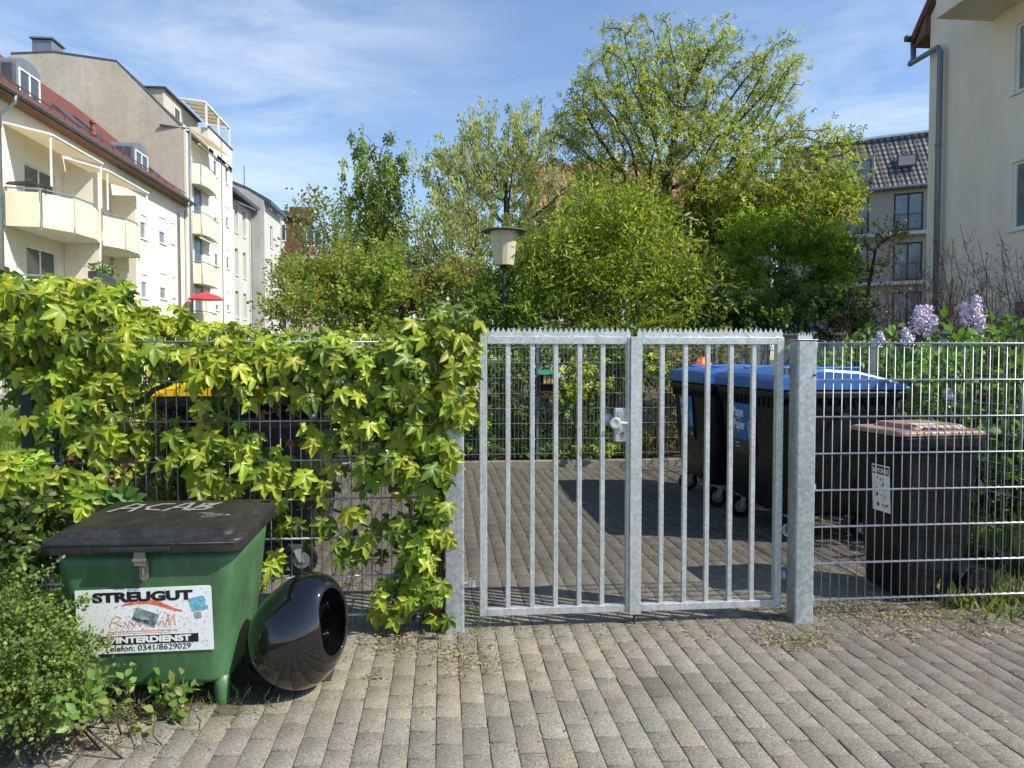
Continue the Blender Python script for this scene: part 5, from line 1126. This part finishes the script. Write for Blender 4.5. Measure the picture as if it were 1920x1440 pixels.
# weeds at the base of the bin
wd = thing('bramble_leaf', 'fresh green bramble leaves poking up behind the grit bin lid', 'plant', (-1.35, 3.75, .7)); I = Inst()
pos = []; tipv = []
for (px, py) in ((195, 928), (235, 930), (210, 945), (250, 940)):
    p = WY(px, py, 3.72)
    for a in (-70, -30, 0, 30, 70): pos.append(tuple(p)); tipv.append((math.sin(rad(a)), -.2, math.cos(rad(a))*.6-.2 if abs(a) < 60 else -.5))
pos = np.array(pos); k = len(pos); I.add(OV[0], OV[1], pos, np.array(tipv), np.tile([.1, -.8, .6], (k, 1))+rdir(k)*.1, np.full(k, .085), pal([(.13, .26, .06), (.16, .30, .08)], k)); I.obj('leaves', MT['leafm'], wd)
m = M(); m.tube(wob((-1.4, 3.78, .2), WY(215, 935, 3.74), 6, .02), .003, 5); m.obj('stem', MT['stem'], wd)

# ---- trees by space colonisation
def colonize(att, path, step, infl, kill, maxit=150, up=0.0):
    nodes = [np.array(p, float) for p in path]; par = [-1]+list(range(len(path)-1)); att = att.copy()
    N_ = np.array(nodes); D = np.linalg.norm(att[:, None]-N_[None], axis=2); ni = D.argmin(1); nd = D.min(1)
    for it in range(maxit):
        if len(att) == 0: break
        act = nd < infl
        if not act.any(): break
        newp = []; newpar = []
        dirs = unit(att[act]-N_[ni[act]]); idx = ni[act]
        uq, inv = np.unique(idx, return_inverse=True); acc_ = np.zeros((len(uq), 3)); np.add.at(acc_, inv, dirs)
        acc_ = unit(acc_+rng.normal(size=acc_.shape)*.22+[0, 0, up]); newN = N_[uq]+acc_*step
        base_ = len(N_); N_ = np.concatenate([N_, newN]); par += list(uq)
        D = np.linalg.norm(att[:, None]-newN[None], axis=2); mi = D.min(1); am = D.argmin(1); b = mi < nd; ni = np.where(b, am+base_, ni); nd = np.where(b, mi, nd)
        keep = nd > kill; att = att[keep]; ni = ni[keep]; nd = nd[keep]
        if base_ > 9000: break
    return N_, np.array(par)
def tree(name, label, trunk, blobs, natt, step, lsize, cols, mt='leafm', tpl=NA, rtrunk=.2, per=10, spread=.25, leafmax=40000, bark='barkl', weep=0, tuft=1, up=.05, rmin=.006, group=None, nup=.5, shell=.34, hang=.2):
    t = thing(name, label, 'tree', tuple(trunk[0]), group=group)
    blobs = lump(blobs, 6, .6, .62) if not weep else lump(blobs, 4, .75, .4)
    att = []
    tot = sum(b[1][0]*b[1][1]*b[1][2] for b in blobs)
    for b in blobs:
        k = max(6, int(natt*b[1][0]*b[1][1]*b[1][2]/tot)); u = rdir(k)*(rng.random((k, 1))**shell); att.append(np.array(b[0])+u*np.array(b[1]))
    att = np.concatenate(att); path = []
    for i in range(len(trunk)-1):
        a, b = Vector(trunk[i]), Vector(trunk[i+1]); k = max(1, int((b-a).length/step))
        for j in range(k): path.append(tuple(a.lerp(b, j/k)))
    path.append(tuple(trunk[-1]))
    N_, par = colonize(att, path, step, 30*step, 1.6*step, up=up)
    n = len(N_); r = np.zeros(n); ch = np.zeros(n)
    for i in range(n-1, 0, -1):
        if ch[i] == 0: r[i] = 1
        r[par[i]] += r[i]; ch[par[i]] += 1
    if ch[0] == 0: r[0] = 1
    R_ = rtrunk*(r/r[0])**.56
    # tubes
    ix = np.where((par >= 0) & (R_ > rmin))[0]; a = N_[par[ix]]; b = N_[ix]; ra = np.minimum(R_[par[ix]], R_[ix]*1.25); rb = R_[ix]
    d = unit(b-a); h = np.where(np.abs(d[:, 2:3]) < .9, [[0, 0, 1.]], [[1., 0, 0]]); x = unit(np.cross(d, h)); y = np.cross(d, x); ns = 5
    V = np.zeros((len(ix), 2*ns, 3))
    for j in range(ns):
        q = 2*math.pi*j/ns; dd = x*math.cos(q)+y*math.sin(q); V[:, j] = a+dd*ra[:, None]; V[:, ns+j] = b+dd*rb[:, None]
    I = Inst(); I.V.append(V.reshape(-1, 3)); I.Cc.append(np.ones((len(ix)*2*ns, 3))); fo = (np.arange(len(ix))*2*ns)[:, None]
    ff = np.array([[j, (j+1) % ns, ns+(j+1) % ns, ns+j] for j in range(ns)]).ravel()[None]; I.F.append((4, (ff+fo).reshape(-1, 4)))
    I.obj('trunk', MT[bark], t, smooth=True)
    # leaves on thin nodes
    thin = np.where((r <= np.quantile(r, .86)) & (np.arange(n) > len(path)))[0]
    k = min(per, max(1, leafmax//max(1, len(thin)))); c = np.repeat(N_[thin], k, 0); m_ = len(c)
    pos = c+rng.normal(size=(m_, 3))*spread
    hue = np.repeat(pal(cols, len(thin), .13), k, 0)*(1+rng.normal(size=(m_, 1))*.12)
    tip = rdir(m_)*.9+[0, 0, -hang]; nor = rdir(m_)*.8+[.15, -.1, nup]
    if weep > 0:
        sel = np.sort(rng.permutation(len(thin))[:int(len(thin)*.95)]); thin = thin[sel]; k = min(60, k*2); c = np.repeat(N_[thin], k, 0); m_ = len(c); hue = np.repeat(pal(cols, len(thin), .16), k, 0)*(1+rng.normal(size=(m_, 1))*.1); nor = rdir(m_)*.8+[.15, -.1, nup]
    if weep:
        ln = rng.random(len(thin))*abs(weep); tt = np.tile(np.linspace(0, 1, k), len(thin)); dv = np.tile([0, 0, -1.], (len(thin), 1)) if weep > 0 else unit(unit(N_[thin]-N_[len(path)-1])*.8+rdir(len(thin))*.35+[0, 0, .75])
        dv = np.repeat(dv, k, 0); pos = c+dv*(tt*np.repeat(ln, k))[:, None]+rng.normal(size=(m_, 3))*(.065 if weep > 0 else .07)+np.repeat(rng.normal(size=(len(thin), 3))*spread, k, 0); tip = rdir(m_)*.6+dv
    I = Inst(); I.add(tpl[0], tpl[1], pos, tip, nor, lsize*(.65+.7*rng.random(m_)), np.clip(hue, .004, .8)); I.obj('crown', MT[mt], t)
    return t
def tp(*pts): return [tuple(WY(px, py, Y)) if py is not None else None for px, py, Y in pts]
def base_at(px, Y): p = WY(px, 700, Y); return (p.x, p.y, -.02)
LIME = [(.30, .36, .06), (.36, .42, .08), (.24, .31, .05), (.40, .44, .12)]
tree('broad_crown_tree', 'large open crowned tree with lime spring leaves and dark forking limbs', [base_at(1262, 22), WY(1258, 520, 22), WY(1242, 400, 22)],
     [B(1195, 185, 22, 160, 155, 1.9), B(1330, 150, 22.4, 130, 110, 1.8), B(1090, 235, 22, 66, 90, 1.3), B(1150, 330, 21.5, 90, 75, 1.6), B(1440, 190, 22, 80, 95, 1.6), B(1490, 290, 21.5, 110, 85, 1.7), B(1575, 300, 21, 60, 85, 1.2), B(1330, 300, 21.2, 150, 100, 1.8), B(1450, 400, 20.6, 150, 80, 1.4)],
     3600, .20, .118, LIME, tpl=STAR, rtrunk=.32, per=5, spread=.14, leafmax=60000, bark='bark', up=.08, rmin=.008, hang=.5)
tree('leaning_tree', 'leaning grey trunked tree with dense yellow green leaves in front of the orange roof', [base_at(1290, 21), WY(1300, 560, 21), WY(1370, 470, 21)],
     [B(1420, 400, 21, 110, 60, 1.2), B(1340, 390, 21, 90, 60, 1.0), B(1330, 470, 20.8, 70, 70, 1.0), B(1540, 400, 21, 80, 70, 1.1), B(1220, 400, 21, 60, 50, .9), B(1160, 400, 22, 80, 60, 1)], 2400, .22, .14, [(.28, .34, .05), (.22, .29, .035), (.32, .32, .06)], tpl=STAR, rtrunk=.18, per=10, spread=.20, leafmax=44000, bark='barkl')
tree('maple_tree', 'dense fresh green maple with layered foliage low on the right', [base_at(1460, 19.8), WY(1462, 560, 19.8), WY(1460, 520, 19.8)],
     [B(1390, 500, 19.8, 100, 50, 1.0), B(1500, 455, 19.8, 110, 50, 1.2), B(1570, 510, 19.6, 60, 60, 1), B(1410, 575, 19.2, 100, 30, 1), B(1530, 565, 19.2, 80, 35, 1), B(1400, 430, 19.8, 60, 35, .9)], 2400, .21, .14, [(.22, .34, .035), (.28, .41, .045), (.34, .46, .06)], tpl=STAR, rtrunk=.13, per=11, spread=.18, leafmax=44000, bark='bark')
WIL = [(.36, .40, .17), (.42, .45, .21), (.29, .34, .12), (.48, .49, .27)]
tree('willow_tree', 'tall silvery green willow with feathery upright crown behind the lamp', [base_at(945, 26), WY(950, 500, 26), WY(950, 430, 26)],
     [B(890, 262, 26, 50, 45, 1.4), B(970, 265, 26, 62, 55, 1.4), B(1000, 300, 26, 45, 60, 1.3), B(925, 350, 26, 100, 70, 1.8), B(1010, 370, 26, 55, 60, 1.4), B(940, 430, 26, 90, 60, 1.5), B(840, 340, 26.5, 45, 60, 1.2), B(1050, 390, 26, 50, 60, 1.2)], 4600, .26, .13, WIL, tpl=LV, rtrunk=.18, per=36, spread=.18, leafmax=190000, weep=-.95, up=.22, bark='bark')
tree('grey_willow', 'rounded pale grey green willow between the birch and the tall willow', [base_at(850, 20), WY(850, 560, 20), WY(850, 500, 20)],
     [B(830, 430, 20, 70, 55, 1.0), B(880, 450, 20, 50, 50, .9), B(790, 490, 20, 60, 50, .9), B(860, 510, 20, 60, 40, .9)], 1800, .18, .10, [(.35, .38, .15), (.42, .45, .20), (.27, .31, .10)], tpl=LV, rtrunk=.12, per=30, spread=.12, leafmax=60000, weep=-.9, up=.1, bark='bark')
tree('birch_tree', 'weeping birch with hanging dark green strands on the left of the tree line', [base_at(718, 27), WY(716, 500, 27), WY(712, 290, 27)],
     [B(685, 268, 27, 26, 22, .8), B(735, 280, 27, 26, 24, .8), B(700, 330, 27, 50, 50, 1.2), B(758, 310, 27, 20, 22, .7), B(665, 330, 27, 20, 40, .6), B(670, 420, 27, 45, 75, 1.1), B(735, 420, 27, 60, 75, 1.2), B(700, 500, 27, 80, 60, 1.2)], 2800, .24, .105, [(.14, .22, .035), (.20, .29, .05), (.27, .35, .07)], tpl=RB, rtrunk=.15, per=46, spread=.16, leafmax=130000, weep=1.7, shell=.3, bark='birchb', up=.05)
tree('young_tree', 'slim airy tree with sparse pale leaves at the left end of the tree line', [base_at(610, 24), WY(610, 560, 24), WY(606, 480, 24)],
     [B(600, 390, 24, 50, 45, 1.0), B(580, 450, 24, 45, 55, 1.0), B(640, 440, 24, 50, 60, 1.0), B(600, 520, 24, 60, 50, 1.0), B(655, 500, 23, 45, 70, 1)], 1300, .22, .12, [(.20, .26, .07), (.15, .21, .045), (.25, .29, .09)], tpl=RB, rtrunk=.09, per=10, spread=.18, leafmax=26000, up=.15)
tree('reddish_shrub_tree', 'small tree with brownish young leaves in front of the far grey block', [base_at(1625, 19), WY(1628, 540, 19), WY(1640, 480, 19)],
     [B(1660, 430, 19, 40, 45, .8), B(1640, 500, 19, 45, 45, .8), B(1690, 450, 19, 25, 60, .5), B(1600, 470, 19, 30, 60, .8)], 700, .2, .10, [(.26, .16, .06), (.20, .18, .05), (.30, .25, .07)], tpl=RB, rtrunk=.05, per=8, spread=.12, leafmax=9000, bark='bark', up=.1)
# distant filler behind the tree line
for i, (px, py, Y, rx, ry, lab) in enumerate([(760, 520, 33, 90, 90, 'dull green tree filling the gap behind the birch and grey willow'), (1080, 470, 34, 110, 100, 'olive tree standing behind the lamp and the tall willow'), (1120, 390, 30, 60, 50, 'brownish green tree left of the large open crown')]):
    tree('background_tree', lab, [base_at(px, Y), WY(px, 600, Y), WY(px, py+ry*.5, Y)], [B(px, py, Y, rx, ry*.8, 2), B(px-rx*.5, py+ry*.4, Y, rx*.6, ry*.5, 1.6), B(px+rx*.5, py+ry*.3, Y, rx*.6, ry*.5, 1.6)], 1500, .3, .17, [(.20, .24, .06), (.26, .29, .09), (.16, .20, .05)], tpl=RB, rtrunk=.14, per=16, spread=.28, leafmax=30000)
# shrubs
OL = [(.10, .16, .03), (.14, .20, .04), (.20, .24, .05), (.16, .13, .04)]
shrub('flowering_shrub', 'big leafy shrub with long bright green leaves right of the lamp', [B(1110, 500, 12.6, 120, 80, 1.0), B(1190, 465, 13, 75, 62, .9), B(1060, 540, 12.4, 100, 60, .8), B(1180, 560, 12.2, 110, 55, .8), B(1140, 420, 13, 60, 40, .7), B(1250, 540, 12.6, 50, 60, .7), B(1090, 640, 12.2, 110, 60, .6), B(1210, 640, 12.2, 100, 60, .6)], tpl=NA, size=.125, cols=[(.21, .26, .035), (.27, .32, .045), (.33, .38, .06), (.14, .18, .025)], nleaf=26000, stems=26, sr=.012, up=.2, strag=.9)
shrub('leafy_shrub', 'green shrub wrapped around the pole of the park lamp', [B(950, 555, 12.4, 60, 50, .5), B(910, 590, 12, 50, 40, .5), B(990, 580, 12, 60, 50, .5), B(940, 650, 12, 70, 50, .5)], tpl=NA, size=.11, cols=[(.15, .23, .035), (.20, .29, .05)], nleaf=8000, stems=10, sr=.01, up=.2)
shrub('mixed_shrub', 'olive and bronze tinted shrub left of the lamp below the grey willow', [B(830, 560, 14.5, 80, 55, .8), B(760, 580, 14, 70, 45, .7), B(880, 540, 15, 40, 60, .6), B(820, 630, 13.6, 100, 50, .6)], tpl=RB, size=.07, cols=[(.21, .24, .06), (.24, .19, .07), (.17, .22, .05), (.28, .30, .08)], nleaf=15000, stems=26, sr=.01)
shrub('mixed_shrub', 'upright yellow green shrub below the birch tree', [B(700, 550, 13.5, 60, 75, .7), B(660, 590, 13.2, 60, 45, .6), B(735, 520, 14, 30, 60, .5), B(700, 630, 13.2, 80, 40, .5)], tpl=RB, size=.065, cols=[(.24, .31, .045), (.17, .24, .04), (.30, .35, .07)], nleaf=13000, stems=22, sr=.009)
shrub('mixed_shrub', 'loose green shrub with arching tips right of the grey town house', [B(590, 560, 13.8, 50, 55, .6), B(560, 595, 13, 50, 35, .5), B(630, 540, 14.5, 40, 60, .6), B(545, 530, 15, 25, 40, .4)], tpl=RB, size=.065, cols=[(.17, .25, .045), (.24, .30, .055), (.27, .22, .07)], nleaf=11000, stems=22, sr=.009, strag=1)
shrub('dark_shrub', 'dark shaded shrub low on the right behind the blue lidded containers', [B(1560, 600, 12.4, 100, 50, .9), B(1450, 610, 12.2, 90, 40, .8), B(1350, 610, 12.3, 90, 45, .8), B(1290, 600, 13, 60, 50, .8), B(1480, 575, 14, 60, 50, .6)], tpl=RB, size=.075, cols=[(.05, .09, .02), (.07, .12, .025), (.10, .16, .03)], nleaf=15000, stems=20, sr=.01)
# hedge behind the rear fence (separate bushes)
for i, (x, lab, cc) in enumerate([(-1.2, 'bush behind the left end of the rear fence', [(.06, .11, .02), (.10, .17, .03)]), (.1, 'bush behind the rear fence left of the insect house', [(.05, .09, .02), (.08, .14, .03), (.16, .24, .06)]), (1.2, 'bush behind the rear fence right of the insect house', [(.05, .09, .02), (.10, .16, .03), (.20, .26, .05)]), (2.3, 'bush behind the far blue container', [(.08, .13, .03), (.14, .20, .04)]), (3.5, 'straw coloured twiggy bush behind the blue lidded containers', [(.22, .17, .08), (.26, .24, .08), (.14, .14, .05)])]):
    shrub('rear_bush', lab, [((x, 10.35, .75), (.75, .5, .85)), ((x+.2, 10.5, 1.35), (.7, .5, .45)), ((x-.2, 10.1, .3), (.6, .35, .35))], tpl=OV, size=.065, cols=cc, nleaf=4200, stems=26, sr=.008)
# creeper tufts on rear fence
cr = thing('creeper', 'small yellow creeper sprays climbing the rear fence beside the lock', 'climbing plant', (1.3, 9.55, 0)); I = Inst()
creeper_leaves(I, px_cloud([(1090, 690, 40, 16, 34), (1100, 720, 45, 22, 34), (1230, 680, 28, 22, 36), (1065, 750, 20, 30, 10), (1150, 835, 14, 8, 8), (1115, 840, 14, 8, 8), (1085, 835, 14, 8, 8), (905, 760, 14, 60, 20), (895, 700, 14, 40, 14), (1500, 650, 20, 12, 14)], 9.53, .04), .075, .015)
I.obj('leaves', MT['leaf'], cr)
m = M(); stem([(1090, 870), (1095, 780), (1120, 690), (1080, 670)], .01, .006, Y=9.56); stem([(1230, 870), (1235, 700)], .01, .006, Y=9.56); m.obj('stems', MT['stem'], cr)
shrub('ground_ivy', 'low light leaved plants along the foot of the rear fence', [((-.6, 9.85, .15), (.7, .15, .22)), ((.4, 9.8, .35), (.35, .12, .35)), ((.9, 9.85, .12), (.7, .12, .18)), ((1.9, 9.85, .12), (.7, .12, .16))], tpl=OV, size=.055, cols=[(.14, .24, .05), (.20, .30, .08), (.09, .16, .03)], nleaf=2200, stems=14, sr=.004)
# ---- lilac
lt = shrub('lilac_bush', 'lilac bush with pale violet flower heads behind the right side fence', [((4.45, 5.6, 1.25), (.60, .9, .45)), ((4.3, 5.2, .7), (.5, .9, .6)), ((4.9, 5.2, 1.1), (.7, .8, .5)), ((4.35, 6.8, 1.2), (.45, .7, .5)), ((4.4, 4.4, .55), (.5, .4, .5)), ((5.6, 5.6, 1.1), (.6, .8, .6)), ((4.3, 7.8, 1.0), (.4, .7, .6))], tpl=OV, size=.085, cols=[(.10, .19, .035), (.14, .25, .05), (.20, .33, .07), (.07, .13, .03)], nleaf=5600, stems=50, sr=.009, up=.5)
for (px, py, Y, ln, w_, ex_) in ((1722, 600, 5.6, 34, 20, .15), (1735, 595, 5.62, 30, 18, .6), (1745, 612, 5.55, 26, 16, .9), (1700, 632, 5.5, 22, 14, -.5), (1830, 580, 5.4, 34, 17, .1), (1812, 588, 5.45, 26, 16, -.4), (1838, 608, 5.4, 22, 14, .3), (1775, 628, 5.5, 20, 12, .2), (1650, 634, 6.0, 14, 10, 0), (1780, 745, 5.2, 20, 10, -.2)):
    c_ = WY(px, py, Y); k = Y/F*1.05; n = 330; tq = rng.random(n)**.8; ax = np.array([ex_*.6, 0, 1.]); ax /= np.linalg.norm(ax)
    pos = np.array(c_)+ax*((tq-.45)[:, None]*1.25*ln*k)+rdir(n)*(w_*1.05*k*(1-.6*tq)*rng.random(n)**.4)[:, None]
    fl = Inst(); fl.add([(0,-.5,0),(.5,0,.1),(0,.5,0),(-.5,0,.1)], [(0,1,2,3)], pos, rdir(n), rdir(n)+[.1, -.5, .3], np.full(n, .020), pal([(.74, .66, .76), (.84, .78, .86), (.62, .52, .68)], n, .06)); fl.obj('flower_head', MT['lilac'], lt)
# ---- bare twig bushes before the right wall
def twigs(label, cx_, cy_, n, h, sp_, leafn=0, cols=None):
    t = thing('bare_bush', label, 'shrub', (cx_, cy_, 0)); m = M(); P_ = []
    for k in range(n):
        x0 = cx_+random.gauss(0, sp_*.35); y0 = cy_+random.gauss(0, .3); hh = h*random.uniform(.6, 1.05)
        q = wob((x0, y0, 0), (x0+random.gauss(0, sp_*.5), y0+random.gauss(0, .3), hh), 10, .025); m.tube(q, list(np.linspace(.009, .003, 10)), 4)
        for i in range(3, 9):
            for s in range(3):
                d = Vector((random.gauss(0, 1), random.gauss(0, .6), random.uniform(.3, 1.6))).normalized()*random.uniform(.1, .35); m.tube(wob(q[i], q[i]+d, 4, .012), .0022, 3); P_.append(q[i]+d*.7)
                for u in range(3): e2 = q[i]+d*random.uniform(.3, 1); m.tube([e2, e2+Vector((random.gauss(0, .05), random.gauss(0, .04), random.uniform(.01, .10)))], .0018, 3)
    m.obj('twigs', MT['twig'], t)
    if leafn:
        P_ = np.array([tuple(p) for p in P_]); c = P_[rng.integers(0, len(P_), leafn)]+rng.normal(size=(leafn, 3))*.05
        I = Inst(); I.add(RB[0], RB[1], c, rdir(leafn), rdir(leafn)+[0, 0, .5], np.full(leafn, .045), pal(cols, leafn)); I.obj('leaves', MT['leafs'], t)
twigs('dark bare twigged bush directly below the downpipe', 6.3, 9.2, 60, 2.9, .9, 500, [(.20, .15, .04), (.12, .12, .03)])
twigs('dark bare twigged bush at the right edge below the window', 7.5, 8.8, 75, 3.0, 1.0, 300, [(.10, .05, .04)])
twigs('low brown bush behind the lilac flowers', 6.9, 8.4, 70, 2.1, 1.3, 900, [(.15, .07, .04), (.10, .05, .04), (.22, .13, .03)])
# ================================================================ ground cover: litter, weeds, grass
n = 7600; I = Inst()
u = rng.random(n)
px_ = rng.random(n)*1920; 
x = rng.uniform(-1.7, 4.2, n); y = np.where(rng.random(n) < .45, 3.9-np.abs(rng.normal(size=n))*.25, rng.uniform(1.9, 9.4, n))
snap = rng.random(n) < .65; x = np.where(snap, np.round((x-.02)*10+.5)/10-.05+.02+rng.normal(size=n)*.008, x)
pos = np.c_[x, y, .003+rng.random(n)*.004]
ok = ~((x > -1.6) & (x < -.75) & (y > 3.0) & (y < 3.7)); pos = pos[ok]; n = len(pos)
CH = [(.30, .25, .12), (.22, .17, .08), (.38, .34, .19), (.10, .07, .04), (.24, .23, .09), (.14, .09, .05)]
LT = ([(0,0,0),(.2,.5,.06),(0,1,0),(-.2,.5,.06)], RB[1])
I.add(LT[0], LT[1], pos, rdir(n)*[1, 1, .12], rdir(n)*.3+[0, 0, 1], .009+rng.random(n)*.014, pal(CH, n, .2))
for (px, py, rx, ry, k) in ((1500, 1205, 60, 18, 420), (1700, 1160, 130, 14, 600), (1690, 1190, 60, 12, 160), (1840, 1185, 80, 14, 260), (1600, 1140, 90, 14, 420), (745, 1200, 70, 30, 520), (870, 1235, 60, 35, 260), (700, 1270, 20, 8, 40), (600, 1150, 60, 25, 120), (250, 1330, 110, 30, 380), (1440, 1190, 40, 20, 120), (100, 1395, 140, 25, 420), (1400, 940, 60, 60, 160), (1650, 1000, 90, 60, 160)):
    a = rng.normal(size=(k, 2))*.5; q = np.array([tuple(G(px+i*rx, py+j*ry)) for i, j in a]); q[:, 2] = .004+rng.random(k)*.012
    I.add(LT[0], LT[1], q, rdir(k)*[1, 1, .4], rdir(k)*.4+[0, 0, 1], .010+rng.random(k)*.016, pal(CH, k, .2))
lit = I.obj('leaf_litter', MT['straw']); tag(lit, kind='stuff')
# weeds/grass tufts
I = Inst()
GB = ([(-.04,0,0),(.04,0,0),(.02,.6,.05),(0,1,.25)], [(0,1,2,3)])
tufts = [(930, 1248, 40, .03), (885, 1228, 26, .03), (865, 1215, 20, .03), (820, 1235, 16, .025), (700, 1268, 14, .02), (340, 1318, 120, .05), (445, 1322, 60, .05), (240, 1330, 90, .05), (1510, 1195, 70, .03), (1700, 1150, 60, .03), (905, 1170, 60, .045), (890, 1185, 30, .04), (1560, 1150, 60, .03), (1440, 1150, 30, .05), (880, 1150, 30, .05), (1880, 1150, 90, .10), (1760, 1140, 40, .05), (690, 1380, 10, .02), (1400, 960, 60, .06), (1390, 1000, 50, .05), (1350, 900, 40, .05), (1020, 925, 20, .04), (960, 880, 30, .04), (1080, 880, 30, .04), (1200, 1170, 16, .03), (1620, 1190, 20, .02)]
for (px, py, k, s) in tufts:
    c_ = G(px, py); r1 = .05+.0008*k; q = np.c_[c_.x+rng.normal(size=k)*r1, c_.y+rng.normal(size=k)*r1*.8, np.full(k, .0)]
    I.add(GB[0], GB[1], q, rdir(k)*.8+[0, 0, .9], rdir(k), s*(.6+.8*rng.random(k)), pal([(.17, .22, .05), (.11, .17, .04), (.28, .26, .10)], k))
# joints in the yard
k = 5200; xx = np.round(rng.uniform(-19, 36, k))/10+.07; q = np.c_[xx+rng.normal(size=k)*.012, rng.uniform(3.9, 9.5, k), np.zeros(k)]
I.add(GB[0], GB[1], q, rdir(k)*.9+[0, 0, .7], rdir(k), .016+.022*rng.random(k), pal([(.24, .26, .08), (.32, .30, .13), (.16, .19, .05)], k))
k = 900; xx = np.round(rng.uniform(-12, 30, k))/10+.07; yq = 3.85-np.abs(rng.normal(size=k))*.5; q = np.c_[xx+rng.normal(size=k)*.005, yq, np.zeros(k)]
I.add(GB[0], GB[1], q, rdir(k)*.9+[0, 0, .6], rdir(k), .010+.014*rng.random(k), pal([(.20, .22, .06), (.26, .25, .10), (.13, .15, .04)], k))
# long grass right behind side fence
k = 2600; q = np.c_[rng.uniform(3.8, 5.6, k), rng.uniform(3.95, 6.5, k), np.zeros(k)]
I.add(GB[0], GB[1], q, rdir(k)*.5+[0, 0, 1.], rdir(k), .12+.18*rng.random(k), pal([(.12, .20, .04), (.20, .26, .07), (.30, .30, .14)], k))
k = 500; q = np.c_[rng.uniform(2.9, 3.75, k), 3.9+np.abs(rng.normal(size=k))*.2, np.zeros(k)]
I.add(GB[0], GB[1], q, rdir(k)*.6+[0, 0, 1.], rdir(k), .06+.10*rng.random(k), pal([(.14, .20, .05), (.30, .28, .12)], k))
tag(I.obj('weeds', MT['leafs']), kind='stuff')
I = Inst(); k = 26000; yq = 3.0+rng.random(k)**1.6*20; q = np.c_[-2.15-rng.random(k)*(.5+yq*.45), yq, np.full(k, -.03)]
I.add(GB[0], GB[1], q, rdir(k)*.5+[0, 0, 1.], rdir(k), .06+.06*rng.random(k)+.003*yq, pal([(.16, .26, .04), (.22, .32, .06), (.12, .20, .03)], k)); tag(I.obj('lawn_grass', MT['leafs']), kind='stuff')
# broad weeds in front of bin
shrub('weed_clump', 'broad leaved weeds at the foot of the evergreen shrub', [B(130, 1350, 2.72, 60, 18, .12), B(190, 1330, 2.85, 30, 14, .1), B(300, 1322, 3.0, 14, 4, .04)], tpl=OV, size=.04, cols=[(.12, .22, .04), (.16, .27, .06), (.20, .22, .07)], nleaf=260, stems=6, sr=.002)
